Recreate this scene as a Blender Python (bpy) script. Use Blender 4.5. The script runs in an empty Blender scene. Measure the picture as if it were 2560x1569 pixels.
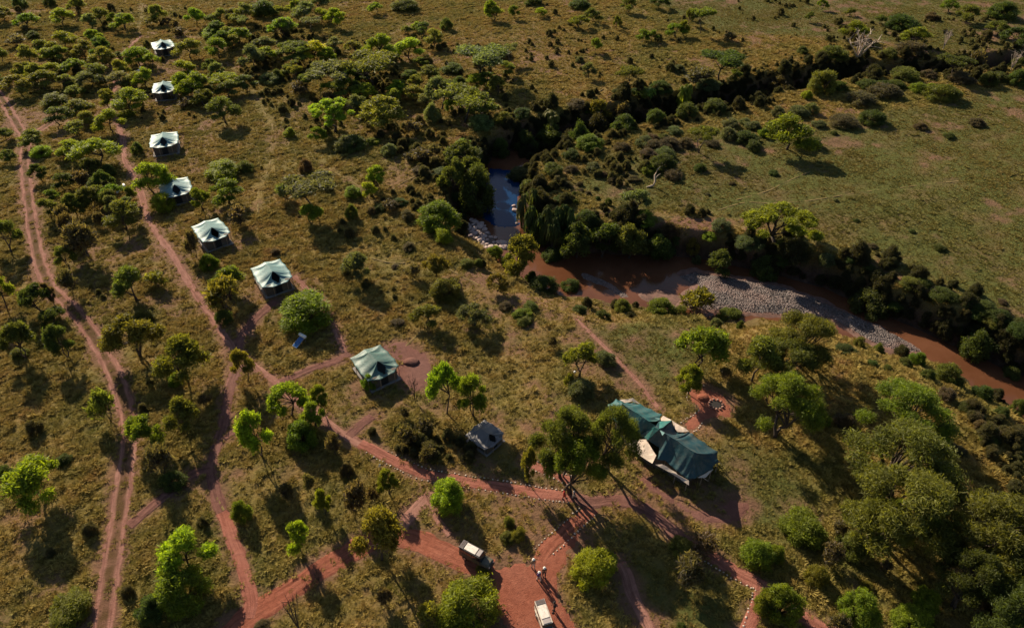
import bpy, bmesh, math, random
import numpy as np
from mathutils import Vector, Matrix

random.seed(7); RNG = np.random.default_rng(11)
R = math.radians
scene = bpy.context.scene
COL = scene.collection

# ------------------------------------------------------------------ camera, world, sun, exposure
CAM_H, CAM_F, CAM_P = 66.0, 1780.0, R(39.5)      # height (m), focal length in photo pixels, pitch below the horizon
cam_d = bpy.data.cameras.new('camera'); cam = bpy.data.objects.new('camera', cam_d); COL.objects.link(cam)
cam.location = (0, 0, CAM_H); cam.rotation_euler = (R(90) - CAM_P, 0, 0)
cam_d.sensor_width = 36; cam_d.lens = 36 * CAM_F / 2560; cam_d.clip_start = 0.5; cam_d.clip_end = 20000
scene.camera = cam

SUN_EL, SHADOW_AZ = R(30), R(33)                 # shadows run towards the camera and to the right
sun_dir = Vector((-math.sin(SHADOW_AZ) * math.cos(SUN_EL), math.cos(SHADOW_AZ) * math.cos(SUN_EL), math.sin(SUN_EL)))
world = bpy.data.worlds.new('World'); scene.world = world; world.use_nodes = True
wn = world.node_tree.nodes; wl = world.node_tree.links
sky = wn.new('ShaderNodeTexSky'); sky.sky_type = 'NISHITA'; sky.sun_disc = False
sky.sun_elevation = SUN_EL; sky.sun_rotation = math.atan2(sun_dir.x, sun_dir.y)
wl.new(sky.outputs[0], wn['Background'].inputs[0]); wn['Background'].inputs[1].default_value = 0.055
sun_l = bpy.data.lights.new('sun', 'SUN'); sun_l.energy = 5.0; sun_l.angle = R(0.5); sun_l.color = (1.0, 0.84, 0.63)
sun = bpy.data.objects.new('sun', sun_l); COL.objects.link(sun)
sun.rotation_euler = sun_dir.to_track_quat('Z', 'Y').to_euler(); sun.location = (-60, 120, 120)
vs = scene.view_settings; vs.view_transform = 'Standard'; vs.look = 'None'; vs.exposure = 0.76; vs.gamma = 1.0
scene.cycles.max_bounces = 6

# ------------------------------------------------------------------ helpers
SP, CP = math.sin(CAM_P), math.cos(CAM_P)
def P(u, v, z=0.0):
    """photo pixel -> point of the plane at height z"""
    u = u - 1280; v = v - 784.5
    t = (CAM_H - z) / (CAM_F * SP + v * CP)
    return (u * t, (CAM_F * CP - v * SP) * t)
def depth(y, z): return y * CP + (CAM_H - z) * SP
def height_for(y, v):
    v = v - 784.5; f, s, c, H = CAM_F, SP, CP, CAM_H
    return (f*H*c - f*y*s - v*y*c - v*H*s) / (f*c - v*s)
def pix(x, y, z=0.0):
    zc = depth(y, z); yc = y * SP + (z - CAM_H) * CP
    return (1280 + CAM_F * x / zc, 784.5 - CAM_F * yc / zc)

def _h(i, j, seed):
    n = (i * 374761393 + j * 668265263 + seed * 974634541) & 0xffffffff
    n = ((n ^ (n >> 13)) * 1274126177) & 0xffffffff
    return ((n ^ (n >> 16)) & 0xffff) / 65535.0
def vnoise(x, y, seed=0):
    x = np.asarray(x, float); y = np.asarray(y, float)
    i = np.floor(x).astype(np.int64); j = np.floor(y).astype(np.int64)
    fx = x - i; fy = y - j; fx = fx*fx*(3-2*fx); fy = fy*fy*(3-2*fy)
    a = _h(i, j, seed); b = _h(i+1, j, seed); c = _h(i, j+1, seed); d = _h(i+1, j+1, seed)
    return (a*(1-fx)+b*fx)*(1-fy) + (c*(1-fx)+d*fx)*fy
def fbm(x, y, seed=0, oct=4):
    s = 0; a = .5; t = 0
    for k in range(oct):
        s = s + a*vnoise(np.asarray(x)*2**k, np.asarray(y)*2**k, seed+k); t += a; a *= .5
    return s / t
def sstep(a, b, x):
    t = np.clip((x - a) / (b - a), 0, 1); return t*t*(3-2*t)

def mesh_np(name, verts, faces, mats=(), parent=None, link=True, smooth=False, mat_idx=None):
    """faces: (n,k) array of equal sized faces or list"""
    me = bpy.data.meshes.new(name)
    if isinstance(faces, np.ndarray):
        n, k = faces.shape
        me.vertices.add(len(verts)); me.vertices.foreach_set('co', np.asarray(verts, np.float32).ravel())
        me.loops.add(n*k); me.loops.foreach_set('vertex_index', faces.astype(np.int32).ravel())
        me.polygons.add(n); me.polygons.foreach_set('loop_start', np.arange(0, n*k, k, dtype=np.int32))
        me.polygons.foreach_set('loop_total', np.full(n, k, np.int32))
        if mat_idx is not None: me.polygons.foreach_set('material_index', np.asarray(mat_idx, np.int32))
        me.update(calc_edges=True)
    else:
        me.from_pydata([tuple(v) for v in verts], [], faces); me.update()
        if mat_idx is not None:
            for p, m in zip(me.polygons, mat_idx): p.material_index = m
    for m in mats: me.materials.append(m)
    if smooth: me.polygons.foreach_set('use_smooth', np.ones(len(me.polygons), bool))
    o = bpy.data.objects.new(name, me)
    if link: COL.objects.link(o)
    if parent: o.parent = parent
    return o
def bm_obj(name, bm, mats, parent=None, smooth=False):
    me = bpy.data.meshes.new(name); bm.to_mesh(me); bm.free()
    for m in (mats if isinstance(mats, (list, tuple)) else [mats]): me.materials.append(m)
    if smooth: me.polygons.foreach_set('use_smooth', np.ones(len(me.polygons), bool))
    o = bpy.data.objects.new(name, me); COL.objects.link(o)
    if parent: o.parent = parent
    return o
def tag(o, label=None, cat=None, group=None, kind=None):
    if label: o['label'] = label
    if cat: o['category'] = cat
    if group: o['group'] = group
    if kind: o['kind'] = kind
    return o
def empty(name, loc, rz=0, scale=(1, 1, 1)):
    o = bpy.data.objects.new(name, None); COL.objects.link(o); o.location = loc
    o.rotation_euler = (0, 0, rz); o.scale = scale; o.empty_display_size = .3; return o
def copy_tree(o, parent=None):
    c = o.copy(); COL.objects.link(c)
    if parent: c.parent = parent
    for ch in o.children: copy_tree(ch, c)
    return c
def bm_box(bm, c, s, rot=None, bevel=0.0, taper=1.0):
    g = bmesh.ops.create_cube(bm, size=1.0)['verts']
    for v in g:
        k = taper if v.co.z > 0 else 1.0
        v.co = Vector((v.co.x*s[0]*k, v.co.y*s[1]*k, v.co.z*s[2]))
    if bevel > 0:
        es = list({e for v in g for e in v.link_edges})
        r = bmesh.ops.bevel(bm, geom=es, offset=bevel, segments=2, affect='EDGES', profile=.6)
        g = list({v for f in r['faces'] for v in f.verts} | {v for v in g if v.is_valid})
    M = Matrix.Translation(c) @ (rot.to_4x4() if rot else Matrix.Identity(4))
    for v in g: v.co = M @ v.co
def bm_tube(bm, pts, rads, n=6, cap=True):
    rings = []
    for i, p in enumerate(pts):
        p = Vector(p)
        d = Vector(pts[min(i+1, len(pts)-1)]) - Vector(pts[max(i-1, 0)])
        if d.length < 1e-6: d = Vector((0, 0, 1))
        d.normalize(); a = d.orthogonal().normalized() if abs(d.z) > .95 else d.cross(Vector((0, 0, 1))).normalized()
        b = d.cross(a)
        rings.append([bm.verts.new(p + (a*math.cos(2*math.pi*k/n) + b*math.sin(2*math.pi*k/n))*rads[i]) for k in range(n)])
    for r0, r1 in zip(rings, rings[1:]):
        for k in range(n): bm.faces.new((r0[k], r0[(k+1) % n], r1[(k+1) % n], r1[k]))
    if cap: bm.faces.new(rings[-1]); bm.faces.new(rings[0][::-1])
def spline(pts, step):
    pts = [np.array(p, float) for p in pts]
    ext = [2*pts[0]-pts[1]] + pts + [2*pts[-1]-pts[-2]]
    out = []
    for i in range(1, len(ext)-2):
        p0, p1, p2, p3 = ext[i-1:i+3]
        n = max(2, int(np.linalg.norm(p2-p1)/step))
        for k in range(n):
            t = k/n
            out.append(.5*((2*p1)+(-p0+p2)*t+(2*p0-5*p1+4*p2-p3)*t*t+(-p0+3*p1-3*p2+p3)*t**3))
    out.append(pts[-1]); return np.array(out)
def inside(px, py, poly):
    px = np.asarray(px, float); py = np.asarray(py, float); r = np.zeros(px.shape, bool)
    n = len(poly)
    for i in range(n):
        x0, y0 = poly[i]; x1, y1 = poly[(i+1) % n]
        if y0 == y1: continue
        c = ((y0 > py) != (y1 > py)) & (px < (x1-x0)*(py-y0)/(y1-y0)+x0)
        r ^= c
    return r
def seg_dist(px, py, poly, closed=True):
    """distance to the nearest edge, and index of that edge"""
    best = np.full(px.shape, 1e9); idx = np.zeros(px.shape, int)
    n = len(poly)
    for i in range(n if closed else n-1):
        ax, ay = poly[i]; bx, by = poly[(i+1) % n]
        dx, dy = bx-ax, by-ay; L = dx*dx+dy*dy+1e-9
        t = np.clip(((px-ax)*dx+(py-ay)*dy)/L, 0, 1)
        d = np.hypot(px-ax-t*dx, py-ay-t*dy)
        m = d < best; best[m] = d[m]; idx[m] = i
    return best, idx

# ------------------------------------------------------------------ materials
def mat(name):
    m = bpy.data.materials.new(name); m.use_nodes = True
    nt = m.node_tree; return m, nt, nt.nodes, nt.links, nt.nodes['Principled BSDF']
def N(nodes, t, **kw):
    n = nodes.new(t)
    for k, v in kw.items(): setattr(n, k, v)
    return n
def noise(nodes, links, vec, scale, detail=4, rough=.6):
    n = nodes.new('ShaderNodeTexNoise'); n.inputs['Scale'].default_value = scale
    n.inputs['Detail'].default_value = detail; n.inputs['Roughness'].default_value = rough
    links.new(vec, n.inputs['Vector']); return n.outputs['Fac']
def ramp(nodes, links, fac, stops):
    r = nodes.new('ShaderNodeValToRGB'); e = r.color_ramp.elements
    while len(e) < len(stops): e.new(.5)
    for el, (p, c) in zip(e, stops): el.position = p; el.color = (*c, 1) if len(c) == 3 else c
    links.new(fac, r.inputs[0]); return r.outputs[0]
def mix(nodes, links, fac, a, b, mode='MIX'):
    m = nodes.new('ShaderNodeMix'); m.data_type = 'RGBA'; m.blend_type = mode
    for s, v in ((m.inputs[0], fac), (m.inputs[6], a), (m.inputs[7], b)):
        if isinstance(v, bpy.types.NodeSocket): links.new(v, s)
        elif isinstance(v, (int, float)): s.default_value = v
        else: s.default_value = (*v, 1)
    return m.outputs[2]
def bump(nodes, links, h, strength, dist, bsdf):
    b = nodes.new('ShaderNodeBump'); b.inputs['Strength'].default_value = strength; b.inputs['Distance'].default_value = dist
    links.new(h, b.inputs['Height']); links.new(b.outputs[0], bsdf.inputs['Normal'])
def simple(name, c, rough=.7, metal=0, var=.25, scale=3.0, bmp=0.0, bscale=20, spec=.4):
    m, nt, n, l, b = mat(name)
    g = n.new('ShaderNodeTexCoord').outputs['Object']
    f = noise(n, l, g, scale, 5)
    c2 = tuple(max(0, x*(1-var)) for x in c); c3 = tuple(min(1, x*(1+var)) for x in c)
    l.new(ramp(n, l, f, [(.3, c2), (.7, c3)]), b.inputs['Base Color'])
    b.inputs['Roughness'].default_value = rough; b.inputs['Metallic'].default_value = metal
    b.inputs['Specular IOR Level'].default_value = spec
    if bmp: bump(n, l, noise(n, l, g, bscale, 4), bmp, .05, b)
    return m

def grass_color(n, l, pos):
    """patchy dry savanna grass: ochre, olive and green drifts"""
    big = noise(n, l, pos, .035, 4, .6); mid = noise(n, l, pos, .22, 4, .6); sml = noise(n, l, pos, 1.6, 3, .6)
    c1 = ramp(n, l, mid, [(.30, (.11, .14, .022)), (.50, (.21, .185, .034)), (.68, (.34, .24, .052))])
    c2 = ramp(n, l, mid, [(.30, (.18, .155, .03)), (.52, (.32, .215, .043)), (.70, (.37, .205, .075))])
    c = mix(n, l, ramp(n, l, big, [(.36, (0, 0, 0)), (.55, (1, 1, 1))]), c1, c2)
    return mix(n, l, ramp(n, l, sml, [(.35, (0, 0, 0)), (.75, (.5, .5, .5))]), c, (.36, .30, .11))
def attr(n, name):
    a = n.new('ShaderNodeAttribute'); a.attribute_name = name; return a.outputs['Fac']

m, nt, n, l, b = mat('ground_soil_and_grass'); M_GROUND = m
pos = n.new('ShaderNodeNewGeometry').outputs['Position']
gc = grass_color(n, l, pos)
gc = mix(n, l, .55, gc, (.085, .062, .03))
fine = noise(n, l, pos, 2.5, 6, .7); crs = noise(n, l, pos, .5, 5, .65)
lush = ramp(n, l, fine, [(.3, (.062, .072, .019)), (.7, (.115, .115, .03))])
lush = mix(n, l, ramp(n, l, noise(n, l, pos, .12, 5, .65), [(.48, (0, 0, 0)), (.66, (.75, .75, .75))]), lush, (.15, .10, .045))
gc = mix(n, l, attr(n, 'lush'), gc, lush)
soil = ramp(n, l, crs, [(.3, (.145, .072, .050)), (.55, (.215, .108, .075)), (.75, (.27, .145, .10))])
soil = mix(n, l, ramp(n, l, fine, [(.40, (0, 0, 0)), (.70, (.6, .6, .6))]), soil, (.14, .085, .055))
gc = mix(n, l, attr(n, 'dirt'), gc, soil)
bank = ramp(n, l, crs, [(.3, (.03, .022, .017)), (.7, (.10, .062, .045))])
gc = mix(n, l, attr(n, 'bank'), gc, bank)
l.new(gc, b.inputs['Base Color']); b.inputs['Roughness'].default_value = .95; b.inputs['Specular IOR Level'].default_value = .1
hn = N(n, 'ShaderNodeMath', operation='ADD'); l.new(fine, hn.inputs[0]); l.new(crs, hn.inputs[1])
bump(n, l, hn.outputs[0], 1.0, .35, b)

def dirt_mat(name, stops, rut=None):
    m, nt, n, l, b = mat(name)
    pos = n.new('ShaderNodeNewGeometry').outputs['Position']
    f = noise(n, l, pos, 1.4, 6, .7); g = noise(n, l, pos, 9, 4, .7); h = noise(n, l, pos, .12, 3)
    c = ramp(n, l, f, stops)
    c = mix(n, l, ramp(n, l, g, [(.5, (0, 0, 0)), (.75, (.45, .45, .45))]), c, tuple(x*.5 for x in stops[0][1]))
    c = mix(n, l, ramp(n, l, h, [(.4, (0, 0, 0)), (.7, (.4, .4, .4))]), c, tuple(x*.8+.03 for x in stops[-1][1]))
    cb = n.new('ShaderNodeCombineXYZ'); l.new(attr(n, 'across'), cb.inputs[0]); l.new(attr(n, 'along'), cb.inputs[1])
    k = noise(n, l, cb.outputs[0], 1.0, 4, .6)
    c = mix(n, l, ramp(n, l, k, [(.48, (0, 0, 0)), (.62, (.6, .6, .6))]), c, tuple(x*.62 for x in stops[0][1]))
    c = mix(n, l, ramp(n, l, k, [(.30, (.5, .5, .5)), (.44, (0, 0, 0))]), c, tuple(min(1, x*1.1) for x in stops[-1][1]))
    if rut is not None:
        c = mix(n, l, attr(n, 'middle'), c, rut)
    l.new(c, b.inputs['Base Color']); b.inputs['Roughness'].default_value = .95; b.inputs['Specular IOR Level'].default_value = .1
    a = N(n, 'ShaderNodeMath', operation='ADD'); l.new(f, a.inputs[0]); l.new(g, a.inputs[1])
    bump(n, l, a.outputs[0], .9, .12, b); return m
M_RED = dirt_mat('red_murram_road', [(.3, (0.211, 0.066, 0.040)), (.55, (0.299, 0.101, 0.062)), (.75, (0.370, 0.145, 0.092))], (0.176, 0.062, 0.040))
M_PATH = dirt_mat('red_gravel_path', [(.3, (0.243, 0.086, 0.059)), (.55, (0.324, 0.122, 0.086)), (.75, (0.387, 0.167, 0.122))])
M_TRACK = dirt_mat('pink_dust_track', [(.3, (0.219, 0.098, 0.072)), (.55, (0.303, 0.148, 0.113)), (.75, (0.379, 0.203, 0.156))], (0.101, 0.058, 0.027))
M_BROWN = dirt_mat('trodden_brown_path', [(.3, (0.139, 0.064, 0.051)), (.55, (0.193, 0.089, 0.070)), (.75, (0.246, 0.123, 0.098))])
M_TRAIL = dirt_mat('game_trail_dust', [(.3, (.17, .125, .05)), (.55, (.23, .17, .068)), (.75, (.29, .215, .095))])

m, nt, n, l, b = mat('grass_tufts'); M_TUFT = m
pos = n.new('ShaderNodeNewGeometry').outputs['Position']
gc = grass_color(n, l, pos)
oi = n.new('ShaderNodeObjectInfo')
gc = mix(n, l, ramp(n, l, oi.outputs['Random'], [(0, (.0, .0, .0)), (.55, (.1, .1, .1)), (1, (.65, .65, .65))]), gc, (.50, .39, .115))
ia = n.new('ShaderNodeAttribute'); ia.attribute_type = 'INSTANCER'; ia.attribute_name = 'lush'
gc = mix(n, l, ia.outputs['Fac'], gc, mix(n, l, .5, gc, (.12, .125, .03)))
l.new(gc, b.inputs['Base Color']); b.inputs['Roughness'].default_value = .8; b.inputs['Specular IOR Level'].default_value = .2
tr = n.new('ShaderNodeBsdfTranslucent'); l.new(gc, tr.inputs[0])
ms = n.new('ShaderNodeMixShader'); ms.inputs[0].default_value = .35
l.new(b.outputs[0], ms.inputs[1]); l.new(tr.outputs[0], ms.inputs[2]); l.new(ms.outputs[0], n['Material Output'].inputs[0])

m, nt, n, l, b = mat('leaves'); M_LEAF = m
oi = n.new('ShaderNodeObjectInfo'); geo = n.new('ShaderNodeNewGeometry')
tc = n.new('ShaderNodeTexCoord').outputs['Object']
v = noise(n, l, tc, 7, 3); isl = geo.outputs['Random Per Island']
c = mix(n, l, ramp(n, l, v, [(.35, (0, 0, 0)), (.65, (.55, .55, .55))]), oi.outputs['Color'], (.05, .06, .018))
hs = n.new('ShaderNodeHueSaturation'); l.new(c, hs.inputs['Color'])
mr = n.new('ShaderNodeMapRange'); l.new(isl, mr.inputs[0]); mr.inputs[3].default_value = .55; mr.inputs[4].default_value = 1.35
l.new(mr.outputs[0], hs.inputs['Value'])
mr2 = n.new('ShaderNodeMapRange'); l.new(oi.outputs['Random'], mr2.inputs[0]); mr2.inputs[3].default_value = .475; mr2.inputs[4].default_value = .515
l.new(mr2.outputs[0], hs.inputs['Hue'])
l.new(hs.outputs[0], b.inputs['Base Color']); b.inputs['Roughness'].default_value = .6; b.inputs['Specular IOR Level'].default_value = .25
tr = n.new('ShaderNodeBsdfTranslucent')
l.new(mix(n, l, 1.0, hs.outputs[0], (1.7, 1.6, .6), 'MULTIPLY'), tr.inputs[0])
ms = n.new('ShaderNodeMixShader'); ms.inputs[0].default_value = .5
l.new(b.outputs[0], ms.inputs[1]); l.new(tr.outputs[0], ms.inputs[2]); l.new(ms.outputs[0], n['Material Output'].inputs[0])

M_BARK = simple('bark', (.062, .045, .034), .9, var=.4, scale=12)
M_PALEBARK = simple('bleached_wood', (.42, .33, .25), .8, var=.3, scale=10)
M_ROCK = simple('pale_river_rock', (.50, .38, .34), .85, var=.35, scale=1.2, bmp=.8, bscale=4)
M_STONE = simple('whitewashed_edging_stone', (.52, .44, .37), .85, var=.25, scale=8, bmp=.4)
M_DSTONE = simple('fire_ring_stone', (.30, .17, .13), .9, var=.3, scale=5, bmp=.4)

m, nt, n, l, b = mat('muddy_water'); M_WATER = m
pos = n.new('ShaderNodeNewGeometry').outputs['Position']
l.new(ramp(n, l, noise(n, l, pos, .15, 3), [(.35, (.10, .040, .019)), (.7, (.145, .062, .033))]), b.inputs['Base Color'])
b.inputs['Roughness'].default_value = .06; b.inputs['IOR'].default_value = 1.33; b.inputs['Specular IOR Level'].default_value = .6
bump(n, l, noise(n, l, pos, 1.8, 3), .30, .06, b)

m, nt, n, l, b = mat('river_gravel'); M_GRAVEL = m
pos = n.new('ShaderNodeNewGeometry').outputs['Position']
vo = n.new('ShaderNodeTexVoronoi'); vo.inputs['Scale'].default_value = 4.6; l.new(pos, vo.inputs['Vector'])
c = ramp(n, l, noise(n, l, vo.outputs['Color'], 3, 1), [(.3, (.075, .06, .055)), (.5, (.14, .112, .104)), (.7, (.23, .19, .178))])
c = mix(n, l, ramp(n, l, noise(n, l, pos, .25, 3), [(.45, (0, 0, 0)), (.7, (.6, .6, .6))]), c, (.30, .18, .145))
l.new(c, b.inputs['Base Color']); b.inputs['Roughness'].default_value = .8
bump(n, l, vo.outputs['Distance'], 1.0, .35, b)
M_SAND = simple('wet_pink_sand', (.15, .08, .06), .85, var=.45, scale=1.2, bmp=.6, bscale=4)

m, nt, n, l, b = mat('sky_tinted_pool_water'); M_POOL = m
b.inputs['Base Color'].default_value = (.005, .032, .10, 1); b.inputs['Roughness'].default_value = .09; b.inputs['IOR'].default_value = 1.33; b.inputs['Specular IOR Level'].default_value = .35  # sky reflection on shaded water painted in as a blue base colour
bump(n, l, noise(n, l, n.new('ShaderNodeNewGeometry').outputs['Position'], 1.8, 3), .30, .06, b)

def cloth_mat(name, use_obj=True, c=(.6, .6, .5), rough=.55):
    m, nt, n, l, b = mat(name)
    tc = n.new('ShaderNodeTexCoord').outputs['Object']
    st = noise(n, l, tc, 1.1, 6, .65); fold = noise(n, l, tc, 3.5, 3)
    base = n.new('ShaderNodeObjectInfo').outputs['Color'] if use_obj else c
    cc = mix(n, l, ramp(n, l, st, [(.45, (0, 0, 0)), (.75, (.45, .45, .45))]), base, (.17, .16, .13))
    l.new(cc, b.inputs['Base Color']); b.inputs['Roughness'].default_value = rough; b.inputs['Specular IOR Level'].default_value = .45
    bump(n, l, fold, .35, .12, b); return m
M_FLY = cloth_mat('fly_sheet_canvas')
M_CREAM = cloth_mat('cream_canvas', False, (.62, .50, .40), .7)
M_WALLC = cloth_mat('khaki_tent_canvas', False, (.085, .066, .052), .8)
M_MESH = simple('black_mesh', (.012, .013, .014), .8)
M_POLE = simple('tent_pole', (.30, .22, .15), .7)
M_WHITE = simple('white_enamel', (.80, .78, .74), .35, var=.06)
M_BLUE = simple('blue_collector_glass', (.02, .09, .26), .18, var=.15, scale=4)
M_STEEL = simple('galvanised_steel', (.42, .42, .42), .45, metal=.7)
M_SLAB = simple('concrete_slab', (.22, .20, .19), .9, var=.2, scale=2)

# ------------------------------------------------------------------ terrain
BED_Z, WATER_Z = -5.6, -5.0
# river bed outline in photo pixels, with the width (m) of the bank that rises from each stretch
BED = [(2700,163,3),(2560,183,3),(2300,207,3),(2080,224,3),(1930,245,3),(1800,277,2.5),(1650,302,2.5),(1500,328,2.5),(1330,368,2.5),(1240,398,3),
       (1212,440,4),(1200,490,5),(1180,540,7),(1185,590,9),(1240,625,9),(1272,678,10),(1325,700,12),(1385,716,13),(1450,728,13),(1540,752,13),(1640,764,13),
       (1700,771,13),(1800,780,13),(1920,788,13),(2052,796,13),(2090,808,13),(2145,840,13),(2225,866,13),(2291,884,13),(2370,916,13),(2437,955,13),(2511,998,13),(2600,1045,13),
       (2760,1130,13),(2760,1062,3.2),(2600,982,3.2),(2560,960,3.2),(2450,912,3),(2370,874,3),(2259,822,2.8),(2150,776,2.8),(2050,734,2.8),(1920,694,2.8),(1800,672,2.6),
       (1720,655,2.6),(1620,652,2.6),(1500,648,3),(1400,650,3),(1345,616,3),(1318,585,3),(1305,545,3),(1305,500,3),(1318,446,3),(1400,402,3),(1550,360,3),(1700,326,3),
       (1850,296,3),(1980,262,3),(2100,243,3),(2300,228,3),(2560,206,3),(2700,186,3)]
BEDW = [P(u, v, BED_Z) for u, v, w in BED]; BEDB = np.array([w for u, v, w in BED])
BXY = np.array(BEDW); BMIN = BXY.min(0) - 26; BMAX = BXY.max(0) + 26
def height(x, y):
    x = np.atleast_1d(np.asarray(x, float)); y = np.atleast_1d(np.asarray(y, float))
    z = (fbm(x*.045, y*.045, 3, 3) - .5) * .7 * sstep(0, 25, np.abs(y - 20) + 5)
    bank = np.zeros(x.shape)
    m = (x > BMIN[0]) & (x < BMAX[0]) & (y > BMIN[1]) & (y < BMAX[1])
    if m.any():
        xs, ys = x[m], y[m]
        d, i = seg_dist(xs, ys, BEDW); ins = inside(xs, ys, BEDW)
        w = BEDB[i]
        d = d + (fbm(xs*.22, ys*.22, 9, 4) - .5) * 5.0 * sstep(.2, 2.5, d)
        w = w * np.where(w > 8, 1.0, .7 + .9*fbm(xs*.12, ys*.12, 21, 3))
        t_ = np.clip(np.maximum(d, 0) / w, 0, 1); k = np.where(w > 8, (1-t_)*.75 + .25*(1-sstep(0, 1, t_)), 1 - sstep(0, 1, t_)); k[ins] = 1
        z[m] = z[m]*(1-k) + BED_Z*k + k*(1-k)*(fbm(xs*.5, ys*.5, 5, 3)-.5)*3.0
        bank[m] = np.where((w > 8) & ~ins, np.clip(k*1.4-.75, 0, 1), np.clip(k*1.6, 0, 1))
    return z, bank
def H1(x, y): return float(height(x, y)[0][0])
def PT(u, v):
    """photo pixel -> point on the terrain"""
    z = 0.0
    for _ in range(4):
        x, y = P(u, v, z); z = .5*z + .5*H1(x, y)
    x, y = P(u, v, z); return x, y, H1(x, y)

# ------------------------------------------------------------------ roads and paths (photo pixels), half width in metres
ROADS = [
 ('dirt_track', 'track', 1.05, [(-60,170),(0,240),(30,290),(62,345),(62,400),(68,470),(80,560),(95,640),(122,712),(158,750),(205,800),(250,868),(292,950),(318,1035),(322,1100),(312,1180),(302,1260),(290,1340),(277,1420),(264,1500),(254,1569),(240,1660)]),
 ('dirt_track_spur', 'track', .9, [(66,350),(92,330),(127,307)]),
 ('footpath', 'pink', .52, [(352,90),(330,112),(305,138),(286,158),(283,182),(288,212),(278,250),(292,300),(308,355),(313,400),(335,440),(353,487),(371,546),(398,591),(437,646),(463,691),(491,736),(531,792),(545,815),(570,853),(588,874),(630,909),(642,921),(693,956),(749,1009),(795,1036),(835,1070),(873,1094),(906,1112)]),
 ('stone_lined_footpath', 'path', .66, [(900,1108),(930,1122),(958,1138),(1011,1164),(1058,1184),(1110,1195),(1170,1204),(1276,1220),(1359,1234),(1434,1243)]),
 ('dark_path', 'brown', .66, [(584,872),(592,914),(578,959),(567,1012),(558,1065),(541,1118),(528,1171),(531,1195),(543,1248),(557,1285)]),
 ('red_path', 'path', .66, [(555,1280),(568,1310),(583,1354),(604,1407),(620,1460),(629,1508),(622,1545)]),
 ('dark_path_branch', 'brown', .62, [(524,1172),(480,1186),(411,1240),(344,1296),(322,1315)]),
 ('dark_path_fork', 'brown', .5, [(556,1096),(585,1080),(612,1062)]),
 ('red_road', 'red', 1.15, [(560,1600),(595,1562),(640,1530),(719,1480),(788,1431),(852,1394),(905,1362),(945,1346),(984,1340),(1037,1348),(1090,1368),(1143,1392),(1183,1409),(1225,1426)]),
 ('stone_lined_entrance', 'red', .75, [(1350,1400),(1364,1375),(1400,1341),(1430,1314),(1462,1286),(1480,1268)]),
 ('short_stone_lined_path', 'path', .55, [(1312,1151),(1345,1167),(1386,1184),(1425,1202)]),
 ('shaded_path', 'brown', .75, [(1434,1243),(1480,1255),(1530,1250),(1590,1262),(1650,1300),(1700,1345),(1751,1378)]),
 ('corner_path', 'path', .72, [(1744,1372),(1775,1390),(1812,1413),(1850,1436),(1889,1455),(1921,1478)]),
 ('corner_path_leg', 'path', .62, [(1900,1466),(1896,1500),(1882,1540),(1866,1575),(1850,1630)]),
 ('corner_path_end', 'path', .7, [(1984,1533),(2020,1550),(2055,1570),(2100,1600)]),
 ('lower_path', 'pink', .55, [(1552,1405),(1566,1434),(1578,1474),(1604,1527),(1624,1566),(1640,1610)]),
 ('grass_path', 'pink', .30, [(1440,790),(1452,808),(1487,843),(1518,873),(1558,914),(1598,957),(1624,993),(1651,1024)]),
 ('link_path', 'brown', .6, [(690,958),(720,948),(772,924),(839,901),(872,882)]),
 ('tent_path', 'brown', .72, [(588,874),(604,842),(632,803),(664,773),(690,752)]),
 ('dust_path', 'pink', .45, [(735,690),(752,705),(770,728),(800,764),(836,818),(850,850),(862,880)]),
 ('lower_link_path', 'brown', .65, [(873,1090),(900,1064),(931,1040)]),
 ('worn_shortcut', 'pink', .75, [(1000,1322),(1030,1285),(1062,1252),(1080,1228)]),
 ('worn_corner', 'pink', .35, [(1068,1236),(1085,1270),(1100,1305),(1124,1338)]),
]
TRAILS = [
 [(632,225),(640,238),(661,281),(672,296),(680,310),(682,328)], [(680,340),(680,360),(674,378)], [(677,400),(664,440),(648,466),(645,532)],
 [(756,250),(764,262),(740,285),(712,300)], [(802,400),(812,415),(839,432),(870,450),(900,466)], [(929,646),(970,656),(1011,658)], [(1122,673),(1160,694),(1196,712),(1236,740),(1276,752)],
 [(982,474),(1010,455),(1043,437),(1030,424),(1011,413)], [(1480,527),(1540,532),(1600,538),(1660,541),(1720,542),(1780,552),(1830,563),(1920,582),(1990,592),(2050,610),(2110,632),(2160,660),(2200,680),(2250,692),(2300,713),(2360,738),(2420,762),(2500,790),(2600,820)],
 [(1760,540),(1800,524),(1863,506),(1920,508),(2000,504),(2079,493),(2130,484),(2198,475)], [(2250,470),(2317,461),(2397,453)], [(1840,500),(1918,478),(1965,455),(2026,429)], [(350,130),(346,100),(354,30),(362,-20)], [(1435,262),(1480,238),(1510,222)], [(1306,278),(1345,262)], [(40,155),(80,130),(115,112)], [(165,285),(210,262),(250,245)], [(1050,830),(1010,870)], [(410,312),(420,300),(432,285)],
 [(1450,800),(1420,780),(1400,765)], [(560,1275),(540,1240)],
]
MATS = {'track': M_TRACK, 'pink': M_TRACK, 'path': M_PATH, 'brown': M_BROWN, 'red': M_RED}
ROADPTS = []           # (points, half width) for masks
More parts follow.
